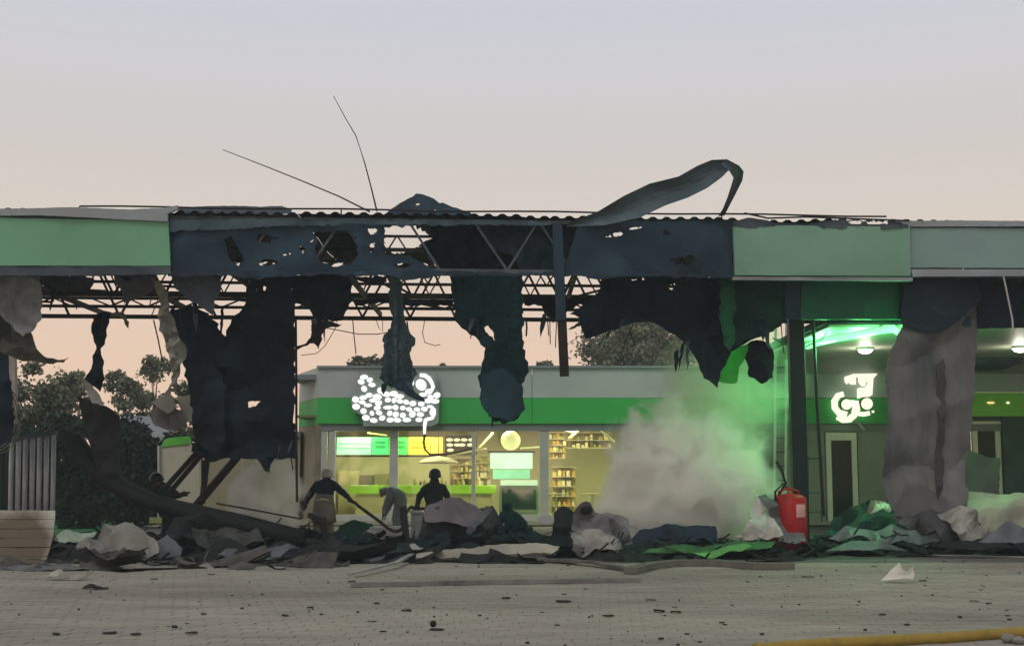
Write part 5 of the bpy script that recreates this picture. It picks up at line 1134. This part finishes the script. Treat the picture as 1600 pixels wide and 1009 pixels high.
for _ in range(260):
    c = G(rr.uniform(-20, 1620), 876 + 135 * rr.random() ** 1.3); r_ = rr.uniform(.006, .05) * rr.random(); a0 = rr.random() * 6; e = rr.uniform(.2, .7)
    mb.prism([c + Vector((r_ * math.cos(a0 + k * 1.57), r_ * e * math.sin(a0 + k * 1.57), .006)) for k in range(4)], Vector((0, 0, rr.uniform(.004, .02))))
tag(mb.build('debris', rub), kind='stuff')
# yellow hose at the bottom edge and stones
hose([G(1180, 1014, .04), G(1280, 1006, .04), G(1380, 1001, .04), G(1480, 996, .04), G(1560, 990, .04), G(1640, 986, .04)], .055, yellowm, 'thick yellow hose crossing the bottom right corner', 'yellow_hose')
for x, y, r_, lb in ((1575, 1004, .06, 'grey lump lying against the yellow hose, the left one'), (1592, 1006, .05, 'grey lump lying against the yellow hose, at the frame edge')):
    c = G(x, y); mb = MB().sphere(c + Vector((0, 0, r_ * .7)), r_, 12, 8, (1.2, 1, .8))
    for v in mb.v: v += Vector((1, 1, 1)) * .015 * noise.noise(v * 12)
    tag(mb.build('stone', M('stone_grey', (.2,.19,.17), .8)), lb, 'stone')

# ------------------------------------------------------------------ smoky air
hz = MB().box((-75, -6, -1.2), (75, 80, 14.0)).build('haze', bpy.data.materials.new('haze_air')); hm_ = hz.data.materials[0]; hm_.use_nodes = True
n_ = hm_.node_tree.nodes; n_.clear(); ou = n_.new('ShaderNodeOutputMaterial'); pv = n_.new('ShaderNodeVolumePrincipled'); pv.inputs['Color'].default_value = (.80, .93, 1.0, 1)
pv.inputs['Density'].default_value = .0011; hm_.node_tree.links.new(pv.outputs[0], ou.inputs['Volume']); hz['kind'] = 'stuff'
# ------------------------------------------------------------------ smoke
def smoke(name, c, r, dens, seed, kind_label, colr=(.78, .78, .70), nscale=1.0, thr=.42):
    mb = MB().sphere(c, 1, 24, 14, r); o = mb.build(name, None or bpy.data.materials.new(name + '_air'), smooth=True); m = o.data.materials[0]; m.use_nodes = True
    n_ = m.node_tree.nodes; l = m.node_tree.links; n_.clear()
    ou = n_.new('ShaderNodeOutputMaterial'); pv = n_.new('ShaderNodeVolumePrincipled'); pv.inputs['Color'].default_value = (*colr, 1); pv.inputs['Anisotropy'].default_value = .1
    tcn = n_.new('ShaderNodeNewGeometry'); mp = n_.new('ShaderNodeMapping'); mp.vector_type = 'POINT'
    # ball falloff in the ellipsoid
    mp.inputs['Location'].default_value = (-c[0] / r[0], -c[1] / r[1], -c[2] / r[2]); mp.inputs['Scale'].default_value = (1 / r[0], 1 / r[1], 1 / r[2])
    ln = n_.new('ShaderNodeVectorMath'); ln.operation = 'LENGTH'; l.new(tcn.outputs['Position'], mp.inputs[0]); l.new(mp.outputs[0], ln.inputs[0])
    fa = n_.new('ShaderNodeMapRange'); fa.inputs[1].default_value = 1.0; fa.inputs[2].default_value = .15; l.new(ln.outputs['Value'], fa.inputs[0])
    no = n_.new('ShaderNodeTexNoise'); no.inputs['Scale'].default_value = nscale; no.inputs['Detail'].default_value = 5; no.inputs['Roughness'].default_value = .6; no.inputs['Distortion'].default_value = .6
    mp2 = n_.new('ShaderNodeMapping'); mp2.inputs['Location'].default_value = (seed, seed, seed); l.new(tcn.outputs['Position'], mp2.inputs[0]); l.new(mp2.outputs[0], no.inputs['Vector'])
    # density = clamp((noise + falloff*k - thr) * gain)
    ad = n_.new('ShaderNodeMath'); ad.operation = 'MULTIPLY_ADD'; l.new(fa.outputs[0], ad.inputs[0]); ad.inputs[1].default_value = .62; l.new(no.outputs[0], ad.inputs[2])
    mr = n_.new('ShaderNodeMapRange'); mr.inputs[1].default_value = thr + .24; mr.inputs[2].default_value = thr + .62; mr.inputs[3].default_value = 0; mr.inputs[4].default_value = dens
    l.new(ad.outputs[0], mr.inputs[0]); l.new(mr.outputs[0], pv.inputs['Density']); l.new(pv.outputs[0], ou.inputs['Volume'])
    return tag(o, kind='stuff')
sc.cycles.volume_bounces = 4
sc.cycles.volume_bounces = 7
cA = V(1072, 740, 25.9); cA.z = 1.25
smoke('smoke', cA, (2.25, 1.25, 2.05), 10.0, 3, '', (.99, .99, .95), nscale=1.5, thr=.41)
cB = V(1125, 620, 27.0)
smoke('smoke', cB, (2.0, 1.3, 2.1), 1.6, 8, '', (.93, .92, .84), nscale=.9, thr=.43)
cC = V(418, 775, 25.6)
smoke('smoke', cC, (1.0, .6, 1.2), 11.0, 15, '', (.95, .95, .9), nscale=1.5, thr=.41)
